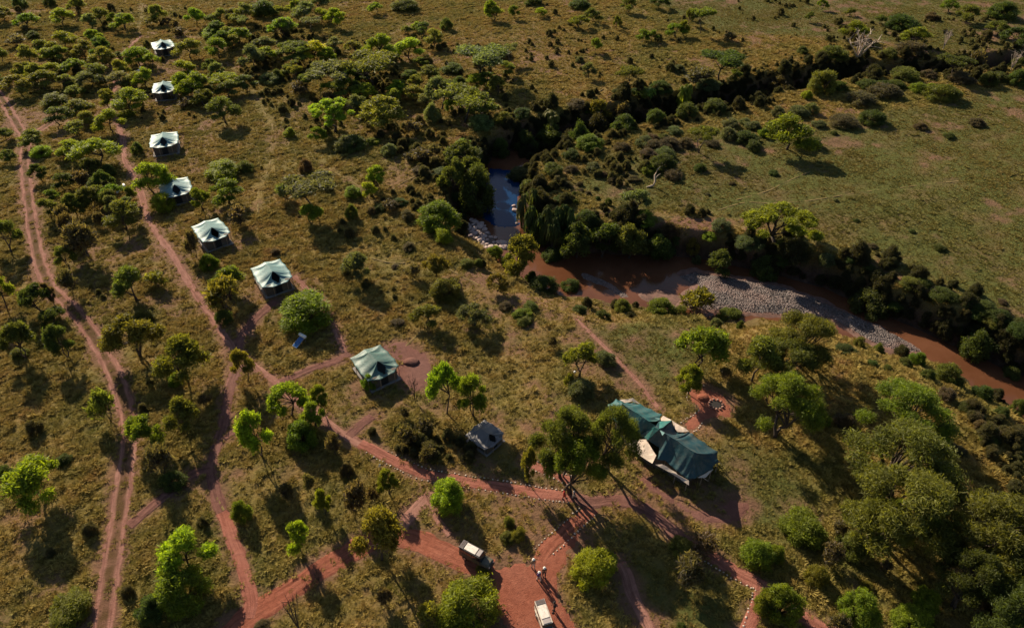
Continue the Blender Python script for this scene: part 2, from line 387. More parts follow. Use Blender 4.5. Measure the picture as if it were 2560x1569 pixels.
def ribbon(name, pts_px, hw, material, k, ruts=False, offs=.03, step=.45):
    pts = spline([PT(u, v)[:2] for u, v in pts_px], step)
    d = np.gradient(pts, axis=0); d /= np.linalg.norm(d, axis=1)[:, None] + 1e-9
    nrm = np.stack([-d[:, 1], d[:, 0]], 1)
    s = np.arange(len(pts)) * step
    cross = np.array([-1.18, -1, -.8, -.55, -.3, 0, .3, .55, .8, 1, 1.18]) if hw > .3 else np.array([-1.3, -.8, 0, .8, 1.3])
    wl_ = hw*(.86 + .36*vnoise(s*.9, s*0+k, 31+k)); wr_ = hw*(.86 + .36*vnoise(s*.9, s*0+k+9, 57+k))
    X = np.where(cross[None] < 0, cross[None]*wl_[:, None], cross[None]*wr_[:, None])
    x = pts[:, None, 0] + nrm[:, None, 0]*X; y = pts[:, None, 1] + nrm[:, None, 1]*X
    z = height(x.ravel(), y.ravel())[0].reshape(x.shape)
    a = np.abs(cross)
    prof = np.where(a > 1.05, -.10, np.where(a > .95, .0, offs + k*.004))
    mid = np.zeros_like(cross)
    if ruts:
        prof = np.where((a > .4) & (a < .9), offs - .02 + k*.004, prof)
        mid = np.where(a < .25, 1.0, np.where(a < .35, .85, np.where(a > .95, .6, 0)))
    z = z + prof[None] + (vnoise(x*3, y*3, 3)-.5)*.025
    nr, nc = x.shape
    verts = np.stack([x, y, z], 2).reshape(-1, 3)
    ii, jj = np.meshgrid(np.arange(nr-1), np.arange(nc-1), indexing='ij')
    q = ii*nc + jj
    faces = np.stack([q, q+1, q+nc+1, q+nc], -1).reshape(-1, 4)[:, ::-1].copy()
    o = mesh_np(name, verts, faces, [material], smooth=True)
    xa = np.broadcast_to(X*3.2, x.shape).ravel().astype(np.float32); sa = np.broadcast_to((s*.22+k*7)[:, None], x.shape).ravel().astype(np.float32)
    for an, av in (('across', xa), ('along', sa)):
        at = o.data.attributes.new(an, 'FLOAT', 'POINT'); at.data.foreach_set('value', av)
    if ruts:
        mm = np.broadcast_to(mid[None], x.shape).copy()
        mm = np.clip(mm*(.35+1.3*vnoise(x*1.1, y*1.1, 8)), 0, 1)
        at = o.data.attributes.new('middle', 'FLOAT', 'POINT'); at.data.foreach_set('value', mm.ravel().astype(np.float32))
    me = o.data
    if me.polygons[len(me.polygons)//2].normal.z < 0: me.flip_normals()
    tag(o, kind='structure'); ROADPTS.append((pts, hw, ruts)); return o
for k, (nm, mt, hw, px) in enumerate(ROADS): ribbon(nm, px, hw, MATS[mt], k % 8, ruts=nm.startswith('dirt_track'))
for k, px in enumerate(TRAILS): ribbon('game_trail', px, .14 if k not in (8,) else .2, M_TRAIL, k % 8, step=.8)

# open dirt: parking place, fire place, worn ground round the tents  (polygons in photo pixels)
LOTS = [('parking_ground', M_RED, [(1178,1398),(1215,1412),(1250,1424),(1290,1410),(1320,1398),(1345,1392),(1372,1388),(1395,1360),(1430,1330),(1462,1325),(1455,1350),(1425,1378),(1402,1420),(1396,1470),(1404,1510),(1428,1545),(1445,1600),(1440,1660),(1300,1660),(1262,1575),(1240,1520),(1228,1475),(1236,1446),(1200,1428)]),
        ('fire_place', M_RED, [(1722,985),(1738,970),(1762,966),(1790,980),(1815,996),(1832,1018),(1822,1040),(1796,1040),(1770,1046),(1752,1066),(1728,1082),(1706,1064),(1716,1044),(1748,1026),(1732,1005)]),
        ('bare_earth_yard', M_BROWN, [(950,866),(985,852),(1020,858),(1060,880),(1082,905),(1080,935),(1062,965),(1040,978),(1010,960),(985,930),(1000,910)]),
        ('shaded_yard', M_BROWN, [(1590,1198),(1620,1190),(1660,1225),(1720,1262),(1790,1290),(1830,1300),(1800,1262),(1830,1245),(1880,1262),(1850,1300),(1790,1310),(1740,1300),(1690,1270),(1640,1240)])]
LOTW = []
def patch(name, poly, zfun, material, cell=.4, pad=0.0):
    xs = np.arange(min(p[0] for p in poly)-1.5, max(p[0] for p in poly)+1.5, cell); ys = np.arange(min(p[1] for p in poly)-1.5, max(p[1] for p in poly)+1.5, cell)
    gx, gy = np.meshgrid(xs, ys, indexing='ij')
    d, _ = seg_dist(gx.ravel(), gy.ravel(), poly); ins = inside(gx.ravel(), gy.ravel(), poly)
    sd = np.where(ins, d, -d).reshape(gx.shape) + (fbm(gx*.6, gy*.6, 77, 3)-.5)*1.2
    z = zfun(gx, gy, sd)
    keep = sd > -.8 - pad
    nr, nc = gx.shape
    ii, jj = np.meshgrid(np.arange(nr-1), np.arange(nc-1), indexing='ij')
    q = ii*nc+jj; ok = (keep[:-1, :-1] & keep[1:, :-1] & keep[:-1, 1:] & keep[1:, 1:])
    q = q[ok]
    faces = np.stack([q, q+nc, q+nc+1, q+1], -1)
    used, inv = np.unique(faces, return_inverse=True)
    V = np.stack([gx, gy, z], 2).reshape(-1, 3)[used]
    return mesh_np(name, V, inv.reshape(-1, 4), [material], smooth=True)
for k, (nm, mt, poly) in enumerate(LOTS):
    pw = [PT(u, v)[:2] for u, v in poly]; LOTW.append(pw)
    o = patch(nm, pw, lambda x, y, sd: height(x.ravel(), y.ravel())[0].reshape(x.shape) + np.where(sd > .25, .022+.005*k, np.where(sd > 0, .01, -.08)) + (vnoise(x*2, y*2, 4)-.5)*.03, mt, .35)
    tag(o, kind='structure')

# soft dirt on the ground itself: (pixel centre, radii px, strength)
SPOTS = [(680,715,75,45,.8),(770,735,45,55,.5),(600,610,40,30,.7),(525,620,60,30,.5),(940,960,60,50,.5),(890,985,45,60,.75),(440,520,70,30,.4),(410,250,60,35,.6),(420,150,50,28,.6),(412,385,55,25,.6),
 (1300,1290,70,60,.55),(1460,1360,40,40,.8),(1650,1240,100,60,.7),(1760,1060,60,40,.6),(1490,1290,60,50,.5),(1760,1210,60,40,.5),(1850,1200,40,80,.45),(1750,560,130,25,.9),(1900,570,60,20,.5),(1580,535,110,16,.8),(2095,355,60,18,.7),
 (1200,690,50,30,.8),(1330,755,90,35,.75),(1440,770,90,30,.6),(1240,740,60,25,.5),(1150,700,50,30,.5),(1500,790,70,25,.4),(240,690,80,60,.35),(250,760,60,60,.45),(300,700,60,50,.35),(1010,430,70,50,.55),(740,280,40,30,.5),(690,350,40,40,.5),(1030,900,70,60,.5),(1080,1020,60,40,.55),(930,1090,80,40,.4),(1120,1430,60,40,.35),
 (880,390,40,30,.3),(1360,110,120,60,.35),(1330,150,80,40,.35),(1180,130,100,60,.3),(2170,800,60,20,.3),(430,680,50,30,.35),(720,1180,60,40,.3),(1000,1500,120,70,.2),(560,1150,60,100,.2),(1160,1290,60,70,.35),(2450,1500,100,60,.2),(1990,1290,90,70,.3),(2200,1230,60,50,.2),(790,800,50,60,.4),(690,780,60,60,.3)]
LUSH = [[(1460,470),(1500,380),(2000,320),(2560,215),(2700,200),(2700,860),(2560,800),(2300,700),(1900,560),(1560,510)],
        [(1450,820),(1700,790),(1800,820),(1720,980),(1640,1010),(1560,960),(1480,880)], [(1180,1140),(1420,1150),(1440,1230),(1200,1190)], [(1500,-40),(1800,-60),(2700,-60),(2700,170),(2100,100),(1800,80)],
        [(1790,1130),(2000,1150),(2050,1350),(1850,1330)], [(1560,1420),(1700,1400),(1880,1520),(1820,1600),(1640,1600)]]

def axis(lo, hi, c, far):
    core = np.arange(lo, hi, c); a = [hi]; s = c
    while a[-1] < far: s *= 1.35; a.append(a[-1]+s)
    b = [lo]; s = c
    while b[-1] > -far: s *= 1.35; b.append(b[-1]-s)
    return np.concatenate([np.array(b[:0:-1]), core, np.array(a)])
gx_, gy_ = axis(-175, 175, .46, 6000), axis(24, 262, .46, 6000)
GX, GY = np.meshgrid(gx_, gy_, indexing='ij')
gz, gbank = height(GX.ravel(), GY.ravel()); fx, fy = GX.ravel(), GY.ravel()
def masks(x, y, trail_off=0.0):
    """distance to the nearest road edge, dirt strength"""
    rd = np.full(x.shape, 50.0)
    for pts, hw, ruts in ROADPTS:
        lo, hi = pts.min(0)-4, pts.max(0)+4
        m = np.where((x > lo[0]) & (x < hi[0]) & (y > lo[1]) & (y < hi[1]))[0]
        for c in range(0, len(m), 20000):
            mm = m[c:c+20000]
            d = np.full(len(mm), 1e9)
            for p in pts[::2]: np.minimum(d, (x[mm]-p[0])**2 + (y[mm]-p[1])**2, out=d)
            rd[mm] = np.minimum(rd[mm], np.sqrt(d) - hw + (trail_off if hw < .25 else 0))
    for pw in LOTW:
        lo, hi = np.min(pw, 0)-4, np.max(pw, 0)+4
        m = np.where((x > lo[0]) & (x < hi[0]) & (y > lo[1]) & (y < hi[1]))[0]
        d, _ = seg_dist(x[m], y[m], pw); ins = inside(x[m], y[m], pw)
        rd[m] = np.minimum(rd[m], np.where(ins, -d, d))
    return rd
def dirt_of(x, y, rd):
    n1 = fbm(x*.35, y*.35, 12, 4); n2 = fbm(x*.06, y*.06, 40, 3)
    d = (1 - sstep(.0, 1.5, rd - (n1-.5)*1.8)) * .85
    for u, v, ru, rv, s in SPOTS:
        cx, cy, _ = PT(u, v); ex = abs(PT(u+ru, v)[0]-cx); ey = abs(PT(u, v-rv)[1]-PT(u, v+rv)[1])/2
        q = np.hypot((x-cx)/ex, (y-cy)/ey)
        d = np.maximum(d, s*(1 - sstep(.35, 1.15, q + (n1-.5)*1.3)))
    d = np.maximum(d, sstep(.55, .72, n1*.55 + n2*.45) * .75)
    return d
rd = masks(fx, fy, 1.3); dirt = dirt_of(fx, fy, rd)
def lush_of(x, y):
    lush = np.zeros(x.shape)
    for poly in LUSH:
        pw = [P(u, v) for u, v in poly]; d, _ = seg_dist(x, y, pw); ins = inside(x, y, pw)
        lush = np.maximum(lush, sstep(-3, 3, np.where(ins, d, -d) + (fbm(x*.1, y*.1, 5, 3)-.5)*8))
    return lush
lush = lush_of(fx, fy)
mound = (fbm(fx*.9, fy*.9, 60, 3)-.45) * .62 * sstep(.2, 1.4, rd) * (1-.45*lush) * (1-gbank) * (1-.6*dirt)
mound += (gbank > .02) * (fbm(fx*.7, fy*.7, 61, 3)-.5)*.5*(gz < -.4)
far = np.hypot(fx, fy-140) > 300
V = np.stack([fx, fy, gz + np.where(far, 0, mound)], 1)
nr, nc = GX.shape
ii, jj = np.meshgrid(np.arange(nr-1), np.arange(nc-1), indexing='ij'); q = (ii*nc+jj).ravel()
ground = mesh_np('ground', V, np.stack([q, q+nc, q+nc+1, q+1], -1), [M_GROUND], smooth=True)
tag(ground, kind='structure')
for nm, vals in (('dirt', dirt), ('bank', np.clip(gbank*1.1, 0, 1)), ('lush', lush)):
    a = ground.data.attributes.new(nm, 'FLOAT', 'POINT'); a.data.foreach_set('value', vals.astype(np.float32))

# water, gravel, sand
wp = [(x, y) for x, y in BEDW]
wat = patch('river_water', wp, lambda x, y, sd: np.full(x.shape, WATER_Z), M_WATER, .8, 3.0); tag(wat, kind='structure')
pl_ = [P(u, v, WATER_Z) for u, v in [(1222,420),(1300,425),(1312,450),(1300,500),(1302,548),(1296,566),(1262,570),(1232,566),(1205,548),(1198,510),(1212,450)]]
pw_ = patch('pool_water', pl_, lambda x, y, sd: np.where(sd > .15, WATER_Z+.012, WATER_Z-.05), M_POOL, .4); tag(pw_, kind='structure')
def bar(nm, px, mt, hgt, cell=.4):
    pw = [P(u, v, WATER_Z) for u, v in px]
    o = patch(nm, pw, lambda x, y, sd: WATER_Z + np.minimum(sd*.28, hgt) + (fbm(x*.8, y*.8, 17, 3)-.5)*.22, mt, cell); tag(o, kind='structure'); return pw
GRAVPX = [(1700,690),(1735,676),(1770,684),(1850,696),(1960,716),(2070,756),(2180,806),(2262,846),(2310,884),(2260,888),(2190,866),(2140,842),(2085,806),(2052,796),(1920,790),(1850,786),(1760,780),(1690,768),(1715,738),(1742,715)]
GRAV = bar('gravel_bar', GRAVPX, M_GRAVEL, .55)
bar('mud_margin', [(1960+(u-1960)*1.035, 768+(v-768)*1.10) for u, v in GRAVPX], M_SAND, .18)
bar('sand_spit', [(1588,735),(1651,722),(1712,745),(1690,766),(1640,762)], M_SAND, .12, .3)
bar('sand_ridge', [(1455,684),(1500,694),(1540,715),(1572,742),(1552,744),(1510,716),(1468,700)], M_GRAVEL, .3, .3)
bar('rock_shelf', [(1180,548),(1205,560),(1232,590),(1262,612),(1240,634),(1190,622),(1170,580)], M_GRAVEL, .2, .3)

# pebbles lying on the gravel: nobody could count them
def ico_rock(seed, sub=1, rough=.35, sq=(1, .8, .55)):
    bm = bmesh.new(); bmesh.ops.create_icosphere(bm, subdivisions=sub, radius=.5)
    r = random.Random(seed)
    for v in bm.verts:
        k = 1 + (r.random()-.5)*rough; v.co = Vector((v.co.x*sq[0]*k, v.co.y*sq[1]*k, v.co.z*sq[2]*k))
    V = np.array([v.co[:] for v in bm.verts]); F = np.array([[v.index for v in f.verts] for f in bm.faces]); bm.free(); return V, F
def merge_scatter(name, protos, P3, S, Z, mats, smooth=False):
    VV, FF = [], []; off = 0
    for i, p in enumerate(P3):
        v, f = protos[i % len(protos)]; a = Z[i]; c, s = math.cos(a), math.sin(a)
        w = v*S[i]; w = np.stack([w[:, 0]*c-w[:, 1]*s, w[:, 0]*s+w[:, 1]*c, w[:, 2]], 1) + p
        VV.append(w); FF.append(f+off); off += len(v)
    return mesh_np(name, np.concatenate(VV), np.concatenate(FF), mats, smooth=smooth)
gl, gh = np.min(GRAV, 0), np.max(GRAV, 0)
pp = RNG.uniform(gl, gh, (9000, 2)); dd, _ = seg_dist(pp[:, 0], pp[:, 1], GRAV); pin = inside(pp[:, 0], pp[:, 1], GRAV)
pp = pp[pin & (dd > .4)][:2600]; dd = dd[pin & (dd > .4)][:2600]
pz = WATER_Z + np.minimum(dd*.28, .55) + .05
o = merge_scatter('pebbles', [ico_rock(s, 1) for s in range(5)], np.column_stack([pp, pz]), RNG.uniform(.10, .34, len(pp))**1.25, RNG.uniform(0, 6.28, len(pp)), [M_GRAVEL])
tag(o, 'loose grey pebbles scattered over the gravel bar in the river bed', 'pebbles', kind='stuff')

# ------------------------------------------------------------------ foliage prototypes (unit trees: crown 1 wide, 1 high)
def leaf_quads(C, size, aspect, up, rng):
    n = len(C)
    nv = rng.normal(size=(n, 3)); nv[:, 2] += up; nv /= np.linalg.norm(nv, axis=1)[:, None]
    a = np.cross(nv, rng.normal(size=(n, 3))); a /= np.linalg.norm(a, axis=1)[:, None]+1e-9
    b = np.cross(nv, a)
    s = size*rng.uniform(.55, 1.45, n)[:, None]
    a = a*s*.5*aspect; b = b*s*.5
    V = np.stack([C-a-b*.5, C+a-b*.2, C+a*1.1+b*.35, C-a*.6+b], 1).reshape(-1, 3)
    return V, np.arange(n*4).reshape(-1, 4)
def lobes_points(lobes, n, rng, shell=.55):
    w = np.array([l[3]*l[4]*l[5] for l in lobes])**.67; w /= w.sum()
    k = rng.choice(len(lobes), n, p=w); L = np.array(lobes)[k]
    d = rng.normal(size=(n, 3)); d /= np.linalg.norm(d, axis=1)[:, None]
    d[:, 2] = np.where(rng.random(n) < .6, np.abs(d[:, 2]), d[:, 2])
    r = (shell + (1-shell)*rng.random(n)**.6) * (1 + .17*rng.normal(size=n))
    return L[:, :3] + d*r[:, None]*L[:, 3:6]
def make_lobes(rng, k, z0, z1, spread, rad, flat, dome=True, droop=0.0):
    out = []
    for i in range(k):
        a = rng.uniform(0, 6.28); q = math.sqrt((i+.4)/k)*spread
        z = z1 - (z1-z0)*(q/spread)**2*(.9 if dome else .15) - rng.uniform(0, .08)
        rr = rad*rng.uniform(.7, 1.25)
        out.append((math.cos(a+i*2.4)*q, math.sin(a+i*2.4)*q, z, rr, rr*rng.uniform(.8, 1.2), rr*flat))
    return out
def limbs(rng, lobes, base_r, fork, stems=1, bow=.06, nmax=9):
    """tapered trunk from the ground with limbs out to the lobes"""
    bm = bmesh.new()
    for s in range(stems):
        off = Vector((rng.uniform(-.03, .03), rng.uniform(-.03, .03), 0)) if stems > 1 else Vector((0, 0, 0))
        top = Vector((rng.uniform(-.05, .05)*(1+stems), rng.uniform(-.05, .05)*(1+stems), fork*rng.uniform(.85, 1.1)))
        mid = (off+top)*.5 + Vector((rng.uniform(-bow, bow), rng.uniform(-bow, bow), 0))
        bm_tube(bm, [off+Vector((0, 0, -.05)), off*.6+mid*.4, mid, top], [base_r*1.35, base_r, base_r*.85, base_r*.7], 7)
        for l in lobes[s::stems][:nmax]:
            e = Vector(l[:3]); h = (top+e)*.5 + Vector((rng.uniform(-.05, .05), rng.uniform(-.05, .05), -.03))
            bm_tube(bm, [top-Vector((0, 0, .02)), top*.6+h*.4, h, e], [base_r*.6, base_r*.45, base_r*.32, base_r*.1], 5)
            for q in range(2):
                e2 = e + Vector((rng.uniform(-1, 1)*l[3]*.8, rng.uniform(-1, 1)*l[3]*.8, rng.uniform(-.2, .6)*l[5]))
                bm_tube(bm, [h, (h+e2)*.5, e2], [base_r*.25, base_r*.16, base_r*.05], 4)
    return bm
class Proto: pass
def proto_tree(kind, seed):
    rng = np.random.default_rng(seed); p = Proto()
    if kind == 'r':      # small round or umbrella headed acacia
        lob = make_lobes(rng, rng.integers(13, 18), .36, .84, .37, .135, .85); n, sz, up, fork, br, st = 6600, .022, .35, .34, .020, rng.integers(1, 3)
    elif kind == 'f':    # flat topped
        lob = make_lobes(rng, rng.integers(9, 13), .70, .86, .40, .15, .55, False); n, sz, up, fork, br, st = 9500, .021, .6, .5, .018, rng.integers(1, 3)
    elif kind == 'g':    # large feathery tree
        lob = make_lobes(rng, rng.integers(24, 30), .40, .86, .40, .105, .85); n, sz, up, fork, br, st = 27000, .0092, .35, .28, .022, 2
    elif kind == 'w':    # wide bright fan with one stout trunk
        lob = make_lobes(rng, 24, .46, .88, .43, .085, .7); n, sz, up, fork, br, st = 24000, .014, .4, .33, .030, 1
    elif kind == 's':    # twiggy sparse shrub
        lob = make_lobes(rng, 9, .4, .8, .36, .2, .9); n, sz, up, fork, br, st = 900, .05, .2, .2, .013, 3
    V, F = leaf_quads(lobes_points(lob, n, rng, .3), sz, 3.0, up, rng)
    if kind == 's':
        tb = bmesh.new()
        for i in range(150):
            l = lob[i % len(lob)]; e = Vector((l[0]+rng.normal()*l[3]*.7, l[1]+rng.normal()*l[3]*.7, l[2]+rng.normal()*l[5]*.6)); s0 = Vector((l[0]*.5, l[1]*.5, l[2]*.55))
            bm_tube(tb, [s0, s0*.5+e*.5+Vector((rng.normal()*.03, rng.normal()*.03, .03)), e], [.008, .006, .003], 3)
        tb.verts.index_update(); tv = np.array([v.co[:] for v in tb.verts])
        p.twigs = (tv, [[v.index for v in f.verts] for f in tb.faces]); tb.free()
        bm = limbs(rng, lob, br, fork, st)
        vi = [bm.verts.new(t) for t in tv]
        for f in p.twigs[1]: bm.faces.new([vi[i] for i in f])
        p.trunk_bm = bm
    else:
        p.trunk_bm = limbs(rng, lob, br, fork, st)
    me = bpy.data.meshes.new('crown'); o = mesh_np('crown', V, F, [M_LEAF], link=False); p.crown = o
    tm = bpy.data.meshes.new('trunk'); p.trunk_bm.to_mesh(tm); p.trunk_bm.free(); tm.materials.append(M_BARK)
    tm.polygons.foreach_set('use_smooth', np.ones(len(tm.polygons), bool)); p.trunk = tm
    return p
def proto_bush(seed, n=12500, k=11, sz=.0205):
    rng = np.random.default_rng(seed)
    lob = make_lobes(rng, k+5, .28, .78, .37, .16, 1.2); lob += [(math.cos(i)*.32, math.sin(i)*.32, .2, .16, .16, .2) for i in range(6)]
    V, F = leaf_quads(lobes_points(lob, n, rng, .35), sz, 2.9, .3, rng)
    V[:, 2] = np.maximum(V[:, 2], -.03)
    bm = bmesh.new()
    for i in range(10):
        a = rng.uniform(0, 6.28); e = Vector((math.cos(a)*.35, math.sin(a)*.35, rng.uniform(.3, .8)))
        bm_tube(bm, [(0, 0, -.05), e*.45+Vector((0, 0, .1)), e], [.018, .012, .004], 4)
    bm.verts.index_update(); bv = np.array([v.co[:] for v in bm.verts]); bf = [[v.index for v in f.verts if True] for f in bm.faces]; bm.free()
    bf = np.array([f for f in bf if len(f) == 4])
    VV = np.concatenate([V, bv]); FF = np.concatenate([F, bf+len(V)])
    me = mesh_np('bush', VV, FF, [M_LEAF, M_BARK], link=False, mat_idx=np.concatenate([np.zeros(len(F)), np.ones(len(bf))]))
    return me.data
def proto_palm(seed):
    rng = np.random.default_rng(seed); tb = bmesh.new(); V, F, o = [], [], 0
    for s in range(6):
        a = rng.uniform(0, 6.28); r = rng.uniform(.08, .3) if s else 0
        b = Vector((math.cos(a)*r*.6, math.sin(a)*r*.6, 0)); t = Vector((math.cos(a)*r, math.sin(a)*r, rng.uniform(.5, .82)))
        bm_tube(tb, [b-Vector((0, 0, .05)), (b+t)*.5, t], [.035, .03, .028], 7)
        for i in range(34):
            az = rng.uniform(0, 6.28); el = rng.uniform(-.9, 1.2); L = rng.uniform(.17, .27)
            d = np.array([math.cos(az), math.sin(az), 0]); side = np.array([-d[1], d[0], 0])
            pts = [np.array(t) + d*L*math.cos(el*.6)*q + np.array([0, 0, L*(math.sin(el)*q - .95*q*q)]) for q in np.linspace(0, 1, 7)]
            for q in range(1, 7):
                w = .05*math.sin(math.pi*min(1, q/6.5))+.008
                for sg in (-1, 1):
                    a0, a1 = pts[q-1], pts[q]; dn = np.array([0, 0, -w*.55])
                    V += [a0, a1, a1+side*sg*w+dn+(a1-a0)*.6, a0+side*sg*w*.8+dn+(a1-a0)*.4]; F.append([o, o+1, o+2, o+3]); o += 4
    p = Proto(); p.crown = mesh_np('fronds', np.array(V), np.array(F), [M_LEAF], link=False)
    tm = bpy.data.meshes.new('trunk'); tb.to_mesh(tm); tb.free(); tm.materials.append(M_BARK); p.trunk = tm; return p
def proto_dead(seed, spread=.5, n=16, pale=True):
    rng = np.random.default_rng(seed); bm = bmesh.new()
    for i in range(n):
        a = i*2.4+rng.uniform(-.3, .3); q = spread*math.sqrt((i+.5)/n)
        e = Vector((math.cos(a)*q, math.sin(a)*q, rng.uniform(.7, 1.0))); h = Vector((e.x*.35, e.y*.35, .38)); h2 = e*.55+h*.45+Vector((rng.normal()*.03, rng.normal()*.03, .02))
        bm_tube(bm, [(0, 0, -.05), (e.x*.06, e.y*.06, .15), h, h2, e], [.018, .015, .011, .007, .003], 5)
        for k in range(4):
            s = h.lerp(e, rng.uniform(.2, .9)); t = s+Vector((rng.normal()*.09, rng.normal()*.09, rng.uniform(.02, .16)))
            bm_tube(bm, [s, (s+t)*.5+Vector((0, 0, .01)), t], [.008, .006, .002], 4)
    tm = bpy.data.meshes.new('branches'); bm.to_mesh(tm); bm.free(); tm.materials.append(M_PALEBARK if pale else M_BARK); return tm

PR = {k: [proto_tree(k, 100*i+ord(k)) for i in range(c)] for k, c in (('r', 8), ('f', 4), ('g', 5), ('w', 1), ('s', 4))}
PB = [proto_bush(900+i) for i in range(7)]
PP = [proto_palm(40+i) for i in range(2)]
PD = [proto_dead(5, .5, 20), proto_dead(6, .35, 12), proto_dead(8, .38, 11, False)]

CMUL = 1.68
LCOL = {0: (.17, .22, .018), 1: (.115, .155, .016), 2: (.100, .115, .024), 3: (.058, .080, .020), 4: (.095, .110, .050), 5: (.088, .068, .042), 6: (.135, .125, .022)}
CNAME = {0: 'bright lime', 1: 'fresh green', 2: 'olive green', 3: 'dark green', 4: 'grey-green', 5: 'brownish', 6: 'yellowish'}
ORG = {'A1': (0, 0), 'A2': (640, 0), 'A3': (1280, 0), 'A4': (1920, 0), 'A5': (0, 400), 'A6': (640, 400), 'A7': (1280, 400), 'A8': (1920, 400),
       'B1': (0, 800), 'B2': (640, 800), 'B3': (1280, 800), 'B4': (1920, 800), 'B5': (0, 1169), 'B6': (640, 1169), 'B7': (1280, 1169), 'B8': (1920, 1169)}
